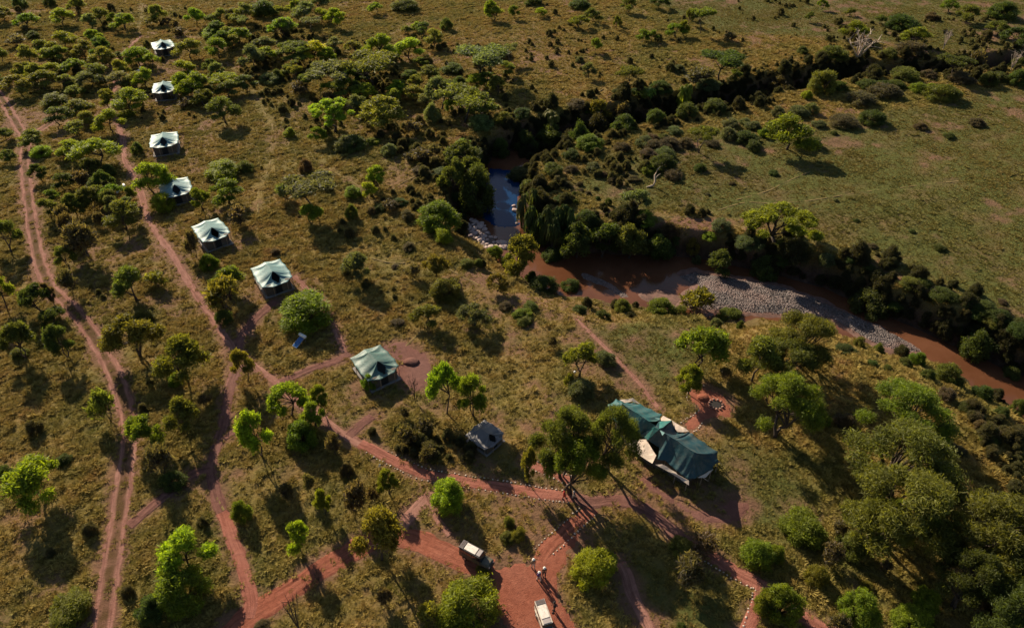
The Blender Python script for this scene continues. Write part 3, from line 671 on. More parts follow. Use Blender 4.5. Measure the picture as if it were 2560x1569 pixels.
# kind, base x, base y, top y, crown width, colour   (in 3.775x enlargements of the photo's tiles)
TREES = {
'A1': 'r 35 210 40 150 2;b 170 80 -40 140 3;b 460 70 -40 120 3;r 745 140 -30 130 2;r 600 250 95 190 1;r 970 245 60 150 2;r 1190 290 110 170 1;r 1090 260 100 90 2;r 1510 220 20 120 2;r 1440 240 160 100 2;r 1860 250 60 140 1;r 2315 220 10 200 2;r 2200 200 80 140 4;s 1670 280 170 90 5;r 2010 240 130 110 3;b 1990 370 275 200 1;r 2260 420 250 180 1;b 300 370 290 100 3;s 190 440 390 180 5;r 400 510 360 140 2;r 620 480 340 210 1;r 470 580 440 150 1;r 810 540 360 170 2;r 910 440 250 140 1;r 980 560 330 150 3;r 1810 570 360 200 2;r 1320 610 440 200 1;r 1440 640 490 130 1;b 1580 490 400 150 1;r 20 600 420 120 2;r 300 740 570 150 2;r 520 720 590 150 1;r 720 700 560 170 1;r 920 780 590 190 2;r 1000 800 720 90 2;r 200 900 730 230 2;r 430 850 700 210 2;r 640 830 690 150 2;r 720 920 820 130 2;b 500 1010 870 220 2;r 1390 830 620 160 1;r 1300 830 740 170 2;r 1740 900 670 180 1;r 1870 920 660 240 1;f 2150 870 730 220 1;r 2330 860 780 180 3;r 2130 1160 900 220 3;r 2400 670 400 200 4;r 1040 1030 820 130 2;r 1160 970 870 130 2;r 1250 1060 870 260 1;r 20 830 700 120 3;r 570 1180 1010 210 3;r 770 1100 1010 200 2;r 840 1180 1040 120 2;r 760 1280 1150 170 2;r 1070 1250 1030 210 1;b 1180 1120 1030 130 1;r 60 1330 1200 130 3;r 350 1380 1290 200 2;b 360 1500 1380 210 0;r 700 1500 1310 170 1;r 950 1570 1340 320 1;b 1290 1460 1330 90 3;s 600 1500 1400 150 5;r 100 1530 1400 120 3;s 1700 330 250 120 5;s 1780 1000 900 150 5;r 1600 250 150 80 5;s 250 300 240 90 5;r 1130 560 480 80 3',
'A2': 'b 60 170 -20 260 3;r 390 130 -20 100 1;r 490 190 20 200 4;r 760 260 55 150 0;r 620 210 60 140 1;s 530 260 120 110 5;r 1135 140 10 110 1;r 260 360 150 200 1;b 1400 120 -20 220 3;r 90 540 340 200 4;r 100 620 420 200 1;f 365 610 400 250 3;f 460 620 420 150 3;r 570 600 370 200 0;r 680 610 430 130 1;r 920 510 370 140 2;r 1180 560 310 210 1;r 1270 520 410 110 1;r 1450 570 410 230 0;b 1040 640 530 150 1;b 1790 290 160 100 3;r 1520 300 200 90 1;r 1420 330 240 100 2;r 2220 190 -20 100 1;r 2255 200 50 130 1;f 2130 780 490 430 4;f 740 870 660 350 4;f 1100 850 650 430 2;r 850 930 760 230 2;r 320 720 590 140 2;b 130 800 680 170 4;s 400 880 750 180 5;r 1380 890 740 110 2;r 1745 1040 680 240 4;b 1910 850 720 150 3;f 1970 1160 840 400 2;r 2130 1100 900 240 2;r 1215 1200 880 330 6;w 745 1245 900 430 0;b 310 1300 1200 100 1;r 590 1350 1180 130 1;b 820 1440 1270 190 4;b 1100 1370 1300 110 1;b 1960 1450 1310 200 1;b 2010 1540 1430 210 3;s 1690 1500 1350 120 5;b 1670 1170 970 180 4;b 2120 1240 1080 220 4;b 2320 1190 1040 170 2;b 1250 1480 1350 150 4;s 1550 1520 1380 200 5;b 900 1430 1300 240 3;s 420 900 800 140 5;r 1000 780 560 140 4;r 1640 750 620 160 2;b 1850 700 590 180 3;r 1560 640 520 120 2;b 1460 760 650 150 3;r 1480 960 840 190 2;b 2330 560 470 160 5;r 700 1010 830 120 5;b 210 780 640 120 3;r 2360 720 560 140 2;s 1500 1260 1130 150 5;r 960 1060 880 160 4;b 1400 450 370 100 2',
'A3': 'r 20 180 40 100 1;r 270 160 70 110 0;r 640 270 140 170 1;r 760 210 70 150 2;r 1100 120 -30 150 2;r 1390 80 -20 160 3;r 980 280 130 50 2;r 1005 250 150 60 2;r 1225 400 270 140 1;r 1320 400 280 110 1;r 1540 350 210 170 1;r 1610 340 180 90 1;f 1775 325 60 210 2;r 1660 240 60 80 2;r 785 505 340 110 1;b 640 600 530 80 4;r 720 740 580 120 4;f 1090 850 630 230 2;f 1950 760 490 400 3;r 2090 770 640 120 2;b 1580 690 640 130 4;s 1780 800 650 250 5;p 1620 950 740 200 1;p 340 1250 1000 260 6;p 1300 1060 890 180 1;r 820 1090 900 200 6;b 1410 910 760 200 3;b 1150 950 850 100 3;s 1050 1070 950 150 5;b 600 1160 1040 180 5;b 740 1230 1120 130 1;b 1220 1070 950 160 1;b 740 1430 1290 250 1;b 90 1170 1040 170 3;b 1850 890 820 200 4;b 1850 1070 980 90 2;b 1040 1440 1340 170 5;b 1250 1390 1290 180 4;b 1330 1350 1260 120 5;b 1430 1340 1250 110 4;b 1540 1270 1190 130 4;f 1760 1440 1190 260 2;b 2050 1330 1200 170 4;b 2070 1210 1110 150 4;b 2200 1180 1110 100 4;b 2280 1230 1150 150 4;b 2230 1370 1240 230 3;b 2290 1430 1320 150 3;b 1350 1420 1340 170 5;b 1500 1420 1330 200 5;b 1650 1400 1300 150 5;b 1900 1390 1320 120 5;b 2380 1300 1200 100 1;b 1300 1500 1440 160 5;b 1460 1500 1450 180 4;b 560 1510 1400 160 3;b 200 60 -20 150 3;b 640 90 0 170 3;b 980 880 860 70 4;s 2050 400 300 120 5;r 1700 200 90 100 2',
'A4': 'r 500 95 -20 100 1;r 770 150 70 90 2;r 390 210 100 80 3;r 780 380 230 240 1;r 1360 440 280 240 1;r 1700 110 20 150 1;d 800 690 420 480 0;d 1650 470 260 130 0;d 2290 670 460 160 0;b 520 900 640 220 2;b 370 940 840 100 0;b 600 730 580 260 2;b 130 840 690 230 5;b 680 870 760 150 3;b 1310 770 650 240 2;b 1340 570 500 250 5;f 1720 740 520 280 3;b 960 850 750 180 3;b 1100 850 760 150 3;b 1220 840 760 150 3;b 1440 880 780 170 1;b 1560 870 780 120 1;b 1670 970 800 300 2;b 2100 820 670 180 3;b 2200 790 690 180 3;b 2370 820 640 150 3;b 1850 800 710 200 5;b 1530 750 690 150 5;b 100 1110 1000 130 4;b 300 1110 990 180 4;b 420 1090 970 140 4;r 175 1410 1080 430 1;b 430 1410 1310 200 3;b 490 1210 1140 130 4;b 730 1210 1080 220 5;b 1000 1190 1030 240 3;b 900 1010 900 250 5;b 1990 1200 1130 130 5;b 630 1280 1240 80 3;b 1130 930 860 250 5;b 1720 1310 1270 100 3;r 2300 450 340 250 3;r 1870 210 100 200 2;r 2150 340 230 190 2;b 1300 300 180 280 3;b 2250 200 60 300 3;s 1950 600 470 160 5;b 1150 560 440 160 2;b 330 520 430 100 3;b 1560 200 110 120 5;r 1050 230 150 110 3;b 2380 640 520 160 3;b 1450 1230 1160 110 5',
'A5': 'r 1470 330 -10 310 0;r 110 870 545 240 2;s 700 760 480 150 5;r 620 290 110 200 3;r 730 520 300 150 2;r 1090 400 220 210 1;r 1250 410 230 100 2;r 1190 650 380 300 2;b 1530 500 300 190 0;r 1910 470 240 170 1;b 2080 200 10 310 0;b 2310 130 0 140 3;r 2170 400 170 300 1;s 640 620 400 130 5;s 850 920 560 300 5;r 660 1010 790 150 2;r 1300 1330 1000 300 2;s 1500 1190 1050 220 6;r 520 1390 1130 110 5;r 410 1440 1140 250 3;r 60 1400 1030 200 1;r 540 1560 1390 220 3;b 1330 1560 1420 220 2;s 1850 920 620 120 5;b 1960 1060 880 170 1;r 2180 1260 1000 260 1;s 2170 1440 1080 300 6;s 2270 620 420 200 5;s 690 1260 1030 160 5;r 880 160 -40 180 3;r 390 200 20 150 3;b 1000 180 40 160 3;s 800 260 90 180 5;b 2110 1560 1400 140 3;s 960 620 480 100 5',
'A6': 'r 1880 330 -60 240 3;r 2030 330 -80 260 3;r 1160 260 40 180 0;r 1060 370 190 150 0;b 910 360 240 160 1;f 550 500 160 460 4;r 530 610 400 210 1;s 290 390 200 150 4;b 900 570 410 120 2;b 1720 700 400 400 1;b 1770 790 640 160 0;b 1440 860 780 110 5;r 980 1130 840 260 4;s 1490 1110 960 120 5;r 1700 1100 880 220 6;b 1790 1340 1110 240 2;b 440 1620 1280 450 1;r 1620 1580 1370 260 2;r 2050 1570 1350 270 4;r 2280 1230 1060 190 6;b 2100 1010 920 90 3;b 1990 1020 930 130 2;b 2250 890 800 150 1;b 2380 970 880 130 1;b 1430 580 470 140 5;s 1280 460 370 150 5;b 1890 420 300 140 4;b 2080 540 0 300 3;b 180 900 830 90 5;b 1310 1030 1000 70 5;b 1160 500 420 130 3;b 1090 520 430 90 5;b 1350 440 380 130 3;b 460 130 -20 140 5;b 2350 1420 1340 120 5;s 2000 430 330 110 5;b 1730 180 90 170 4;b 1560 150 60 160 5',
'A7': 'r 80 1060 670 310 6;p 190 740 340 190 3;p 320 770 290 230 3;p 450 760 300 220 3;p 260 800 430 200 3;p 400 860 440 210 3;p 540 800 380 170 3;p 110 640 220 170 4;p 200 600 180 180 3;b 690 690 470 200 3;b 390 160 20 180 2;b 770 120 20 130 4;b 560 130 50 130 5;b 430 240 140 100 5;b 520 270 200 100 5;b 990 100 30 100 5;b 1300 140 30 170 1;b 1420 110 -60 230 3;b 1530 190 90 150 5;b 960 230 160 100 5;b 1160 220 160 120 5;r 1150 500 260 250 4;b 910 430 350 60 3;b 1050 690 560 160 4;b 1240 810 600 220 1;b 1500 730 570 170 5;b 850 890 760 170 4;b 650 860 740 140 5;b 930 690 610 90 4;b 1840 890 810 130 0;b 1950 840 660 190 4;b 1730 790 700 110 6;b 2240 880 780 220 4;b 1740 990 890 80 4;s 1750 1370 1180 250 6;b 1430 1440 1320 270 1;b 1050 1420 1310 160 2;b 1600 1440 1370 140 2;b 2070 1470 1400 200 2;b 550 1210 1120 200 3;b 300 1210 1110 250 3;b 100 1510 1420 170 1;b 180 1110 1040 100 3;b 20 1090 980 110 3;b 650 300 270 50 5;b 720 330 290 60 5;b 590 340 290 60 3;b 810 370 340 40 3;b 640 250 200 70 5;b 790 280 240 60 4;b 860 170 110 90 5;b 350 300 240 100 3;b 470 420 340 140 3;b 600 420 370 50 3;b 380 960 820 200 3;b 1480 900 760 200 3;b 1120 300 270 60 5;b 150 300 180 180 4;b 60 200 60 200 4;b 210 380 260 160 3;b 1850 340 310 50 5;b 2080 240 210 60 5;b 1780 120 30 130 3;b 870 1500 1420 130 3;b 640 1440 1370 140 3;b 180 1420 1340 120 2',
'A8': 'w 60 860 410 640 1;b 180 880 800 170 2;b 1120 1180 1080 170 3;b 1340 1300 1180 200 2;b 1480 1210 1130 150 2;b 1650 1390 1310 220 3;b 1430 1190 1110 90 3;b 1640 865 800 100 3;b 990 840 800 90 5;b 840 590 550 60 3;b 1370 690 670 60 3;b 60 150 110 90 3;b 570 1000 870 150 4;b 330 880 780 130 4;b 950 1080 1020 120 3;b 1900 1400 1320 170 2;b 1760 1330 1260 110 3;b 2060 1500 1410 200 3;b 2250 1480 1400 140 5;b 780 990 930 110 3;b 1210 1490 1390 160 3;b 2230 1370 1330 90 5;b 650 400 370 60 4',
'B1': 'r 1310 350 -60 430 6;r 1780 580 150 400 6;r 2340 590 250 190 6;r 260 370 0 260 3;r 650 360 20 220 3;r 1770 1070 730 270 2;b 1650 640 500 150 1;r 1420 1190 890 290 1;s 1040 950 610 200 2;r 450 1700 1320 470 0;b 60 1510 1380 140 3;b 590 1370 1270 130 3;b 170 380 260 160 2;s 1560 1450 1180 220 5;s 1950 800 700 120 5',
'B2': 'r 330 900 590 340 0;r 640 870 600 170 1;r 570 1020 750 190 1;r 60 1300 820 270 0;b 430 1240 960 270 1;r 1800 880 350 270 0;r 2050 910 490 250 1;b 1070 670 500 160 1;d 1500 760 500 130 1;s 1590 1060 930 170 5;s 1440 1180 1000 170 5;s 1400 920 820 110 5;b 1330 70 10 130 5;b 860 1500 1350 130 5;s 1620 1350 1200 160 5;s 760 1280 1060 130 5',
'B3': 'r 640 550 200 290 6;b 890 440 290 180 4;b 660 750 550 220 4;s 530 630 480 80 6;r 1750 470 40 430 1;r 1660 700 400 230 1;g 480 1480 800 520 2;g 900 1440 790 440 2;g 560 1640 1060 480 1;r 2260 580 130 380 2;s 380 260 150 80 5;s 2000 560 450 110 5;b 120 60 -30 150 2;b 1930 60 -20 100 4;b 2170 60 0 80 3',
'B4': 'g 260 400 -100 520 2;g 110 560 180 520 2;g 1180 1120 650 700 1;g 80 1090 520 580 1;g 1120 1620 1040 880 2;b 760 330 250 180 3;b 1750 590 420 260 2;b 2050 740 610 180 3;b 1700 760 640 160 5;b 1900 880 790 170 3;b 1980 960 860 140 5;b 2120 1120 1000 170 5;b 2100 1190 1090 140 2;b 2350 1160 1030 130 6;b 1430 400 290 140 1;b 1000 440 380 100 3;b 1140 480 420 80 3;b 1330 430 360 120 3;b 1520 560 460 120 3;b 2380 880 730 150 3;b 1640 1150 1060 120 3;b 1830 1280 1200 110 5;b 1750 1240 1170 100 5;b 880 240 160 100 2;b 1070 300 220 120 2;b 2100 230 130 200 2;b 1950 130 20 200 3;b 2290 380 240 220 3;b 2200 60 -40 200 3;b 2380 200 60 200 3;b 2330 560 430 180 3;b 730 1020 890 180 5;b 540 1010 900 110 1;b 2010 1050 940 120 5;b 2220 930 820 140 3',
'B5': 'r 1850 1010 640 440 0;b 1730 1370 980 400 1;b 1430 1480 1230 260 3;b 620 1470 1260 390 1;b 2290 530 300 190 1;b 1620 230 60 240 3',
'B6': 'r 1260 250 0 180 1;r 440 810 490 210 0;r 660 440 180 140 1;s 960 400 120 230 5;r 1190 870 370 410 6;b 1810 450 120 320 0;b 2370 720 620 130 2;b 2390 570 450 90 2;b 2010 1570 1140 500 1;s 1660 1490 1300 220 6;b 2150 1030 960 140 6;d 420 1560 1180 260 1;d 600 1080 950 160 1;s 300 300 150 140 5;s 520 240 60 120 5;s 1120 330 180 100 5;s 1240 1300 1120 140 5;b 60 1560 1460 130 5',
'B7': 'b 770 1130 790 410 0;b 2330 960 700 300 1;b 60 700 570 150 6;s 1620 1070 830 300 5;b 1600 830 750 220 2;s 1790 770 640 230 5;r 165 160 -240 150 6;b 2390 1420 1170 220 1;b 1600 1560 1470 90 3',
'B8': 'b 360 730 470 410 1;b 70 900 730 180 1;b 800 850 620 250 2;b 460 1130 930 220 6;b 940 1160 1080 110 6;b 840 1510 1180 290 1;b 130 1480 1130 320 1;b 1490 1390 1140 250 1;b 1420 1620 1390 390 0;g 1080 700 -100 860 2;g 900 800 280 480 2;g 1260 760 240 460 1;g 1950 980 330 880 2;g 2250 1380 820 700 3;g 2360 980 500 560 2;g 1740 1330 800 520 3;g 2080 1600 1080 600 3;s 640 640 500 140 5;s 560 880 700 180 5;s 1080 980 880 120 5;s 620 1560 1400 200 5;s 1950 1500 1250 240 5',
}
LAND = []          # (phrase, x px, y px) landmarks for the labels; filled in below
VEG = []           # every plant: dict for labels
def add_plant(kind, u, v, vtop, wpx, col, wood=1.0):
    x, y, z = PT(u, v)
    zc = depth(y, z); W = wpx * zc / CAM_F * (1.32 if kind == 'g' else 1.34 if kind == 'r' else 1.15 if kind in 'fsbw' else 1.0) * wood
    if kind == 'b':
        y += W*.30; z = H1(x, y)
    Ht = height_for(y, vtop) - z
    if kind in 'b': Ht = min(max(Ht, .42*W), 1.5*W)
    elif kind == 'g': Ht = min(max(Ht, .5*W), 12)
    else: Ht = min(max(Ht, .6*W), 9.5)
    rz = random.uniform(0, 6.28); f = CMUL*random.uniform(.85, 1.15)*(.92 if kind == 'g' else 1.0)*(1.28 if wood > 1 or (v < 420 and u < 1280) else 1.0)
    c = tuple(q*f*random.uniform(.93, 1.07) for q in LCOL[col])
    nm = {'r': 'acacia_tree', 'f': 'umbrella_tree', 'g': 'feathery_tree', 'w': 'spreading_tree', 's': 'bare_shrub', 'b': 'bush', 'p': 'palm_tree', 'd': 'dead_tree'}[kind]
    if kind == 'b':
        o = bpy.data.objects.new(nm, random.choice(PB)); COL.objects.link(o)
        o.location = (x, y, z-.04); o.rotation_euler = (0, 0, rz); o.scale = (W*random.uniform(.85, 1.2), W*random.uniform(.85, 1.2), Ht); o.color = (*c, 1); root = o
    elif kind == 'd':
        o = bpy.data.objects.new(nm, PD[(0 if wpx > 300 else 1) if col == 0 else 2]); COL.objects.link(o)
        o.location = (x, y, z); o.rotation_euler = (0, 0, rz); o.scale = (W, W, Ht); root = o
    else:
        p = random.choice(PP if kind == 'p' else PR[kind])
        root = empty(nm, (x, y, z-.03), rz, (W, W, Ht))
        t = bpy.data.objects.new('trunk', p.trunk); COL.objects.link(t); t.parent = root
        k = bpy.data.objects.new('fronds' if kind == 'p' else 'crown', p.crown.data); COL.objects.link(k); k.parent = root; k.color = (*c, 1)
    VEG.append(dict(o=root, kind=kind, col=col, W=W, H=Ht, u=u, v=(v+vtop)/2, x=x, y=y, z=z))
for tile, s in TREES.items():
    ox, oy = ORG[tile]
    for e in s.split(';'):
        k, bx, by, ty, w, c = e.split()
        add_plant(k, ox+float(bx)/3.775, oy+float(by)/3.775, oy+float(ty)/3.775, float(w)/3.775, int(c), 1.15 if tile in ('A1', 'A2') and k in 'rf' else 1.0)

# dark bushes and trees added along the far bank to shade the water, and more young acacias in the woodland at the upper left (photo pixels)
for u, v, t, w in [(1420, 642, 590, 49), (1530, 646, 578, 81), (1650, 652, 590, 65), (1915, 700, 642, 63), (2180, 796, 728, 83), (2440, 906, 824, 76), (1345, 616, 550, 49), (1950, 684, 630, 45), (2460, 884, 830, 63), (1250, 398, 340, 45), (1310, 382, 322, 58), (1380, 368, 306, 68), (1450, 352, 300, 49), (1560, 326, 282, 55), (1640, 312, 268, 42), (1720, 298, 256, 50), (1790, 284, 244, 57)]:
    add_plant('b', u, v, t, w, 3)
for u, v, t, w, c in [(1440,648,548,80,3),(1505,646,552,84,3),(1570,648,556,80,2),(1640,652,585,60,3),(1800,684,625,60,3),(1155,425,345,70,3)]:
    add_plant('r', u, v, t, w, c)
EX = random.Random(21)
placed = [(p['u'], p['v']) for p in VEG]
AV = [((20,20),(330,230)), ((440,10),(620,250)), ((640,10),(900,230)), ((560,60),(1260,260)), ((90,380),(330,560)), ((860,130),(1280,330))]
tries = 0; got = 0
while got < 62 and tries < 4000:
    tries += 1; (x0, y0), (x1, y1) = AV[got % len(AV)]; u, v = EX.uniform(x0, x1), EX.uniform(y0, y1)
    if min(math.hypot(u-a, 1.5*(v-b)) for a, b in placed) < 17: continue
    if any(math.hypot(u-a, v-b) < 48 for a, b in ((400,110),(405,215),(408,345),(435,465))): continue
    if any(abs(u-a) < 14 for a, b, c in ((340,0,140),(284,140,240),(300,300,400),(340,400,470)) if b < v < c): continue
    add_plant(EX.choice('rrrf' if u > 600 else 'rrr'), u, v+14, v+14-EX.uniform(38, 58), EX.uniform(34, 56), EX.choice([1, 2, 2, 3, 4] if u < 640 else [2, 2, 4, 3, 1])); placed.append((u, v)); got += 1

# ------------------------------------------------------------------ canvas roofs
def loft_roof(name, ridge, loop, mat_, parent, closed=True, n=7, pw_end=1.75, pw_side=1.3, sag=.10, seg=9, thick=.035):
    """ridge: 3-D polyline; loop: eave corner points. Fabric hung between them, slack between the corners."""
    ridge = [np.array(p, float) for p in ridge]; loop = [np.array(p, float) for p in loop]
    pts, tt = [], []
    m = len(loop)
    for i in range(m if closed else m-1):
        a, b = loop[i], loop[(i+1) % m]
        for k in range(seg):
            t = k/seg; pts.append(a*(1-t)+b*t); tt.append(t)
    if not closed: pts.append(loop[-1]); tt.append(0)
    cen = sum(ridge)/len(ridge)
    rows = []
    for p, t in zip(pts, tt):
        best = None
        for a, b in zip(ridge, ridge[1:]):
            d = (b-a)[:2]; q = np.clip(np.dot(p[:2]-a[:2], d)/np.dot(d, d), 0, 1); c = a+(b-a)*q
            e = np.linalg.norm(p[:2]-c[:2])
            if best is None or e < best[0]: best = (e, c, q)
        e, c, q = best
        slack = math.sin(math.pi*t)
        p = p + (cen-p)*np.array([1, 1, 0])*.035*slack; p[2] -= .05*slack
        pole = 1-min(1, min(q, 1-q)*4) if q not in (0, 1) else 1
        pw = pw_side+(pw_end-pw_side)*pole
        c = c.copy(); c[2] -= .09*(1-pole)
        row = []
        for s in np.linspace(0, 1, n+1):
            x = c*(1-s)+p*s; z = p[2]+(c[2]-p[2])*(1-s)**pw - sag*slack*math.sin(math.pi*s)
            row.append((x[0], x[1], z))
        rows.append(row)
    V = [v for r in rows for v in r]; k = n+1; F = []; M_ = len(rows)
    for i in range(M_ if closed else M_-1):
        j = (i+1) % M_
        for s in range(n): F.append((i*k+s, i*k+s+1, j*k+s+1, j*k+s))
    nv = len(V); V2 = V + [(x, y, z-thick) for x, y, z in V]
    F2 = F + [tuple(q+nv for q in f[::-1]) for f in F]
    for i in range(M_ if closed else M_-1):
        j = (i+1) % M_; F2.append((i*k+n, i*k+n+nv, j*k+n+nv, j*k+n))
    o = mesh_np(name, V2, F2, [mat_], parent)
    for pl in o.data.polygons: pl.use_smooth = True
    bm = bmesh.new(); bm.from_mesh(o.data); bmesh.ops.remove_doubles(bm, verts=bm.verts, dist=.001); bmesh.ops.recalc_face_normals(bm, faces=bm.faces); bm.to_mesh(o.data); bm.free()
    return o
def thin_poly(name, pts, mat_, parent, thick=.04, sub=3, wrinkle=.05):
    bm = bmesh.new(); vs_ = [bm.verts.new(p) for p in pts]; f = bm.faces.new(vs_)
    bmesh.ops.triangulate(bm, faces=[f]); bmesh.ops.subdivide_edges(bm, edges=bm.edges, cuts=sub, use_grid_fill=True)
    for v in bm.verts: v.co.z += (float(vnoise(v.co.x*2.2, v.co.y*2.2, 5))-.5)*wrinkle*2
    bmesh.ops.recalc_face_normals(bm, faces=bm.faces)
    bmesh.ops.solidify(bm, geom=bm.faces[:], thickness=thick)
    return bm_obj(name, bm, mat_, parent)

def make_tent():
    root = empty('safari_tent', (0, 0, 0))
    loop = [(-2.25, 2.45, 2.35), (0, 2.75, 2.45), (2.2, 2.5, 2.35), (2.4, .85, 2.3), (2.45, -.9, 2.3), (2.3, -2.1, 2.25), (1.25, -2.8, 2.2), (-.85, -2.9, 2.2), (-2.25, -2.3, 2.25), (-2.42, -.8, 2.3), (-2.35, .9, 2.3)]
    fly = loft_roof('fly_sheet', [(0, 1.15, 3.45), (0, -.95, 3.55)], loop, M_FLY, root, sag=.07, pw_end=2.3, n=10)
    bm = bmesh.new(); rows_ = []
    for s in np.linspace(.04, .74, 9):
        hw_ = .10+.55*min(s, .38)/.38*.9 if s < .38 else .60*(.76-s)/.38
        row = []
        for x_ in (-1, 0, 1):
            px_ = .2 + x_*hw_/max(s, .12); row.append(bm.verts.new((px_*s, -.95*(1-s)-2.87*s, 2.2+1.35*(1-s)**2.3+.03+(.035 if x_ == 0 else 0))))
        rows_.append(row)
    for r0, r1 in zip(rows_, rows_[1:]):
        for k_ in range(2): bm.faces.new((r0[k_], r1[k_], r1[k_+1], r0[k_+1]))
    bmesh.ops.solidify(bm, geom=bm.faces[:], thickness=.02); bm_obj('peak_shadow_panel', bm, M_MESH, root)  # black panel put in for the shadow the ridge peak casts on the hip
    bm = bmesh.new(); bm_box(bm, (0, 0, .09), (4.3, 5.2, .18), bevel=.03); bm_obj('base', bm, M_SLAB, root)
    bm = bmesh.new()
    for s in (-1, 1):
        bm_box(bm, (s*1.78, -.1, 1.16), (.06, 4.3, 1.96)); 
    bm_box(bm, (0, 2.05, 1.16), (3.5, .06, 1.96)); bm_box(bm, (0, -2.28, 1.16), (3.5, .06, 1.96)); bm_box(bm, (0, -.1, 2.17), (3.62, 4.42, .05))
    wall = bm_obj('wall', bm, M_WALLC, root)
    bm = bmesh.new(); bm_box(bm, (0, -2.325, 1.1), (.95, .03, 1.78), bevel=.01); bm_obj('door', bm, M_MESH, root)
    for s in (-1, 1):
        bm = bmesh.new(); bm_box(bm, (s*1.825, .2, 1.35), (.03, 1.6, .8), bevel=.01); bm_obj('window', bm, M_MESH, root)
    for p in loop:
        if abs(p[0]) < .1: continue
        bm = bmesh.new(); bm_tube(bm, [(p[0]*.97, p[1]*.97, 0), (p[0]*.97, p[1]*.97, p[2]-.05)], [.035, .03]); bm_obj('pole', bm, M_POLE, root)
    return root, fly
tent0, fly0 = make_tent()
TENTS = [((374,101),(427,99),(432,114),(389,124), (0.199,0.343,0.324), 'white mint tent half hidden by a leafy bush, topmost of the tent row', 'the topmost white tent'),
         ((387,203),(434,204),(436,226),(379,228), (0.190,0.324,0.324), 'white mint tent with dappled roof, second from the top of the row', 'the second tent'),
         ((379,328),(441,329),(440,358),(374,368), (0.199,0.343,0.331), 'smooth white mint tent standing alone right of footpath, third from the top', 'the third tent'),
         ((398,448),(466,444),(478,480),(404,482), (0.190,0.318,0.317), 'white tent with leaf shadows on its left roof, fourth from the top', 'the fourth tent'),
         ((474,559),(546,544),(573,578),(511,605), (0.178,0.312,0.304), 'pale mint tent with broad square front, fifth from the top', 'the fifth tent'),
         ((625,665),(701,648),(730,690),(655,715), (0.147,0.274,0.270), 'grey-green tent above the round bush and the blue solar heater', 'the sixth tent'),
         ((872,887),(955,864),(1000,918),(918,942), (0.069,0.146,0.127), 'teal tent beside bare brown earth yard, largest of the guest tents', 'the teal guest tent'),
         ((1159,1071),(1217,1036),(1261,1070),(1213,1107), (.12,.115,.12), 'small shaded tent with patchy greyish roof left of the big mess tent', 'the small shaded tent')]
for i, q in enumerate(TENTS):
    w = [np.array(P(*a, 2.35)) for a in q[:4]]; c = sum(w)/4
    fr = (w[2]+w[3])/2 - (w[0]+w[1])/2; rz = math.atan2(fr[0], -fr[1]); L = np.linalg.norm(fr)
    wid = (np.linalg.norm(w[1]-w[0])+np.linalg.norm(w[2]-w[3]))/2
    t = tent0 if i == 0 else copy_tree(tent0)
    k = 1.0 if i < 7 else .66
    t.location = (c[0], c[1], H1(c[0], c[1])+.02); t.rotation_euler = (0, 0, rz)
    t.scale = (min(1.15, max(.62, wid/4.35)), min(1.18, max(.62, L/4.7)), min(.9, .9) if i < 7 else .52)
    for ch in t.children:
        if ch.name.startswith('fly_sheet'): ch.color = (*q[4], 1)
    tag(t, q[5], 'tent', 'safari tents along the footpath' if i < 7 else None)
    LAND.append((q[6], sum(a[0] for a in q[:4])/4, sum(a[1] for a in q[:4])/4))
TENTXY = [(t.location.x, t.location.y) for t in COL.objects if t.name.startswith('safari_tent')]

# ------------------------------------------------------------------ mess tent (points read in a 5.392x enlargement of the photo)
MC = Vector((*P(1650, 1090), 0)); MC.z = 0.0
def Mp(x, y, z):
    a, b = P(1480+x/5.392, 960+y/5.392, z); return (a-MC.x, b-MC.y, z)
mess = empty('mess_tent', MC); tag(mess, 'big dark teal double marquee with cream canvas awnings, largest tent of the camp', 'tent')
Lf = [Mp(*p) for p in [(1072,490,3.0),(1112,585,2.6),(1155,638,2.45),(1235,648,2.45),(1312,632,2.5),(1348,655,2.5),(1520,782,2.4),(1702,905,2.45),(1712,1040,2.35),(1620,1150,2.35),(1500,1215,2.3),(1400,1268,2.35),(1298,1284,2.3),(1220,1225,2.35),(1140,1165,2.4),(1062,1098,2.35),(990,1030,2.4),(880,1015,2.4),(905,850,2.75),(830,800,2.7),(752,748,2.9)]]
Rf = [Mp(905, 600, 4.8), Mp(1150, 760, 4.7), Mp(1395, 922, 4.95)]
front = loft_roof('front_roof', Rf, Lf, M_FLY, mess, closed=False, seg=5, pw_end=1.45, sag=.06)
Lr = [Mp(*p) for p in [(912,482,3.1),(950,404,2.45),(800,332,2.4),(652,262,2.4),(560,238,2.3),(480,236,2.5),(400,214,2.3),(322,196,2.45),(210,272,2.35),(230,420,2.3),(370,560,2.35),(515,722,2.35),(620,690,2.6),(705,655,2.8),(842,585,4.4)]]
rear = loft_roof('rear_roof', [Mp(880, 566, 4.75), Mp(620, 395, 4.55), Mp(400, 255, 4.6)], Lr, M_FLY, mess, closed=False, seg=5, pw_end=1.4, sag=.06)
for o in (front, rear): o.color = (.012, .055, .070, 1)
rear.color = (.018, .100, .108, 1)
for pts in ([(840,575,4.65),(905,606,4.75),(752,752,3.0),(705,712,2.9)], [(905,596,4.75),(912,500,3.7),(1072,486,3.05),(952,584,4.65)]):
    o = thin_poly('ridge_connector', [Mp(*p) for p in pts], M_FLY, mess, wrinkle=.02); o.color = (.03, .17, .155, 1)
o = thin_poly('under_roof', [Mp(*p) for p in [(620,685,2.5),(842,590,4.2),(900,500,3.4),(1070,492,2.85),(960,620,4.0),(905,850,2.65),(752,752,2.75)]], M_FLY, mess, wrinkle=.03); o.color = (.012, .055, .065, 1)
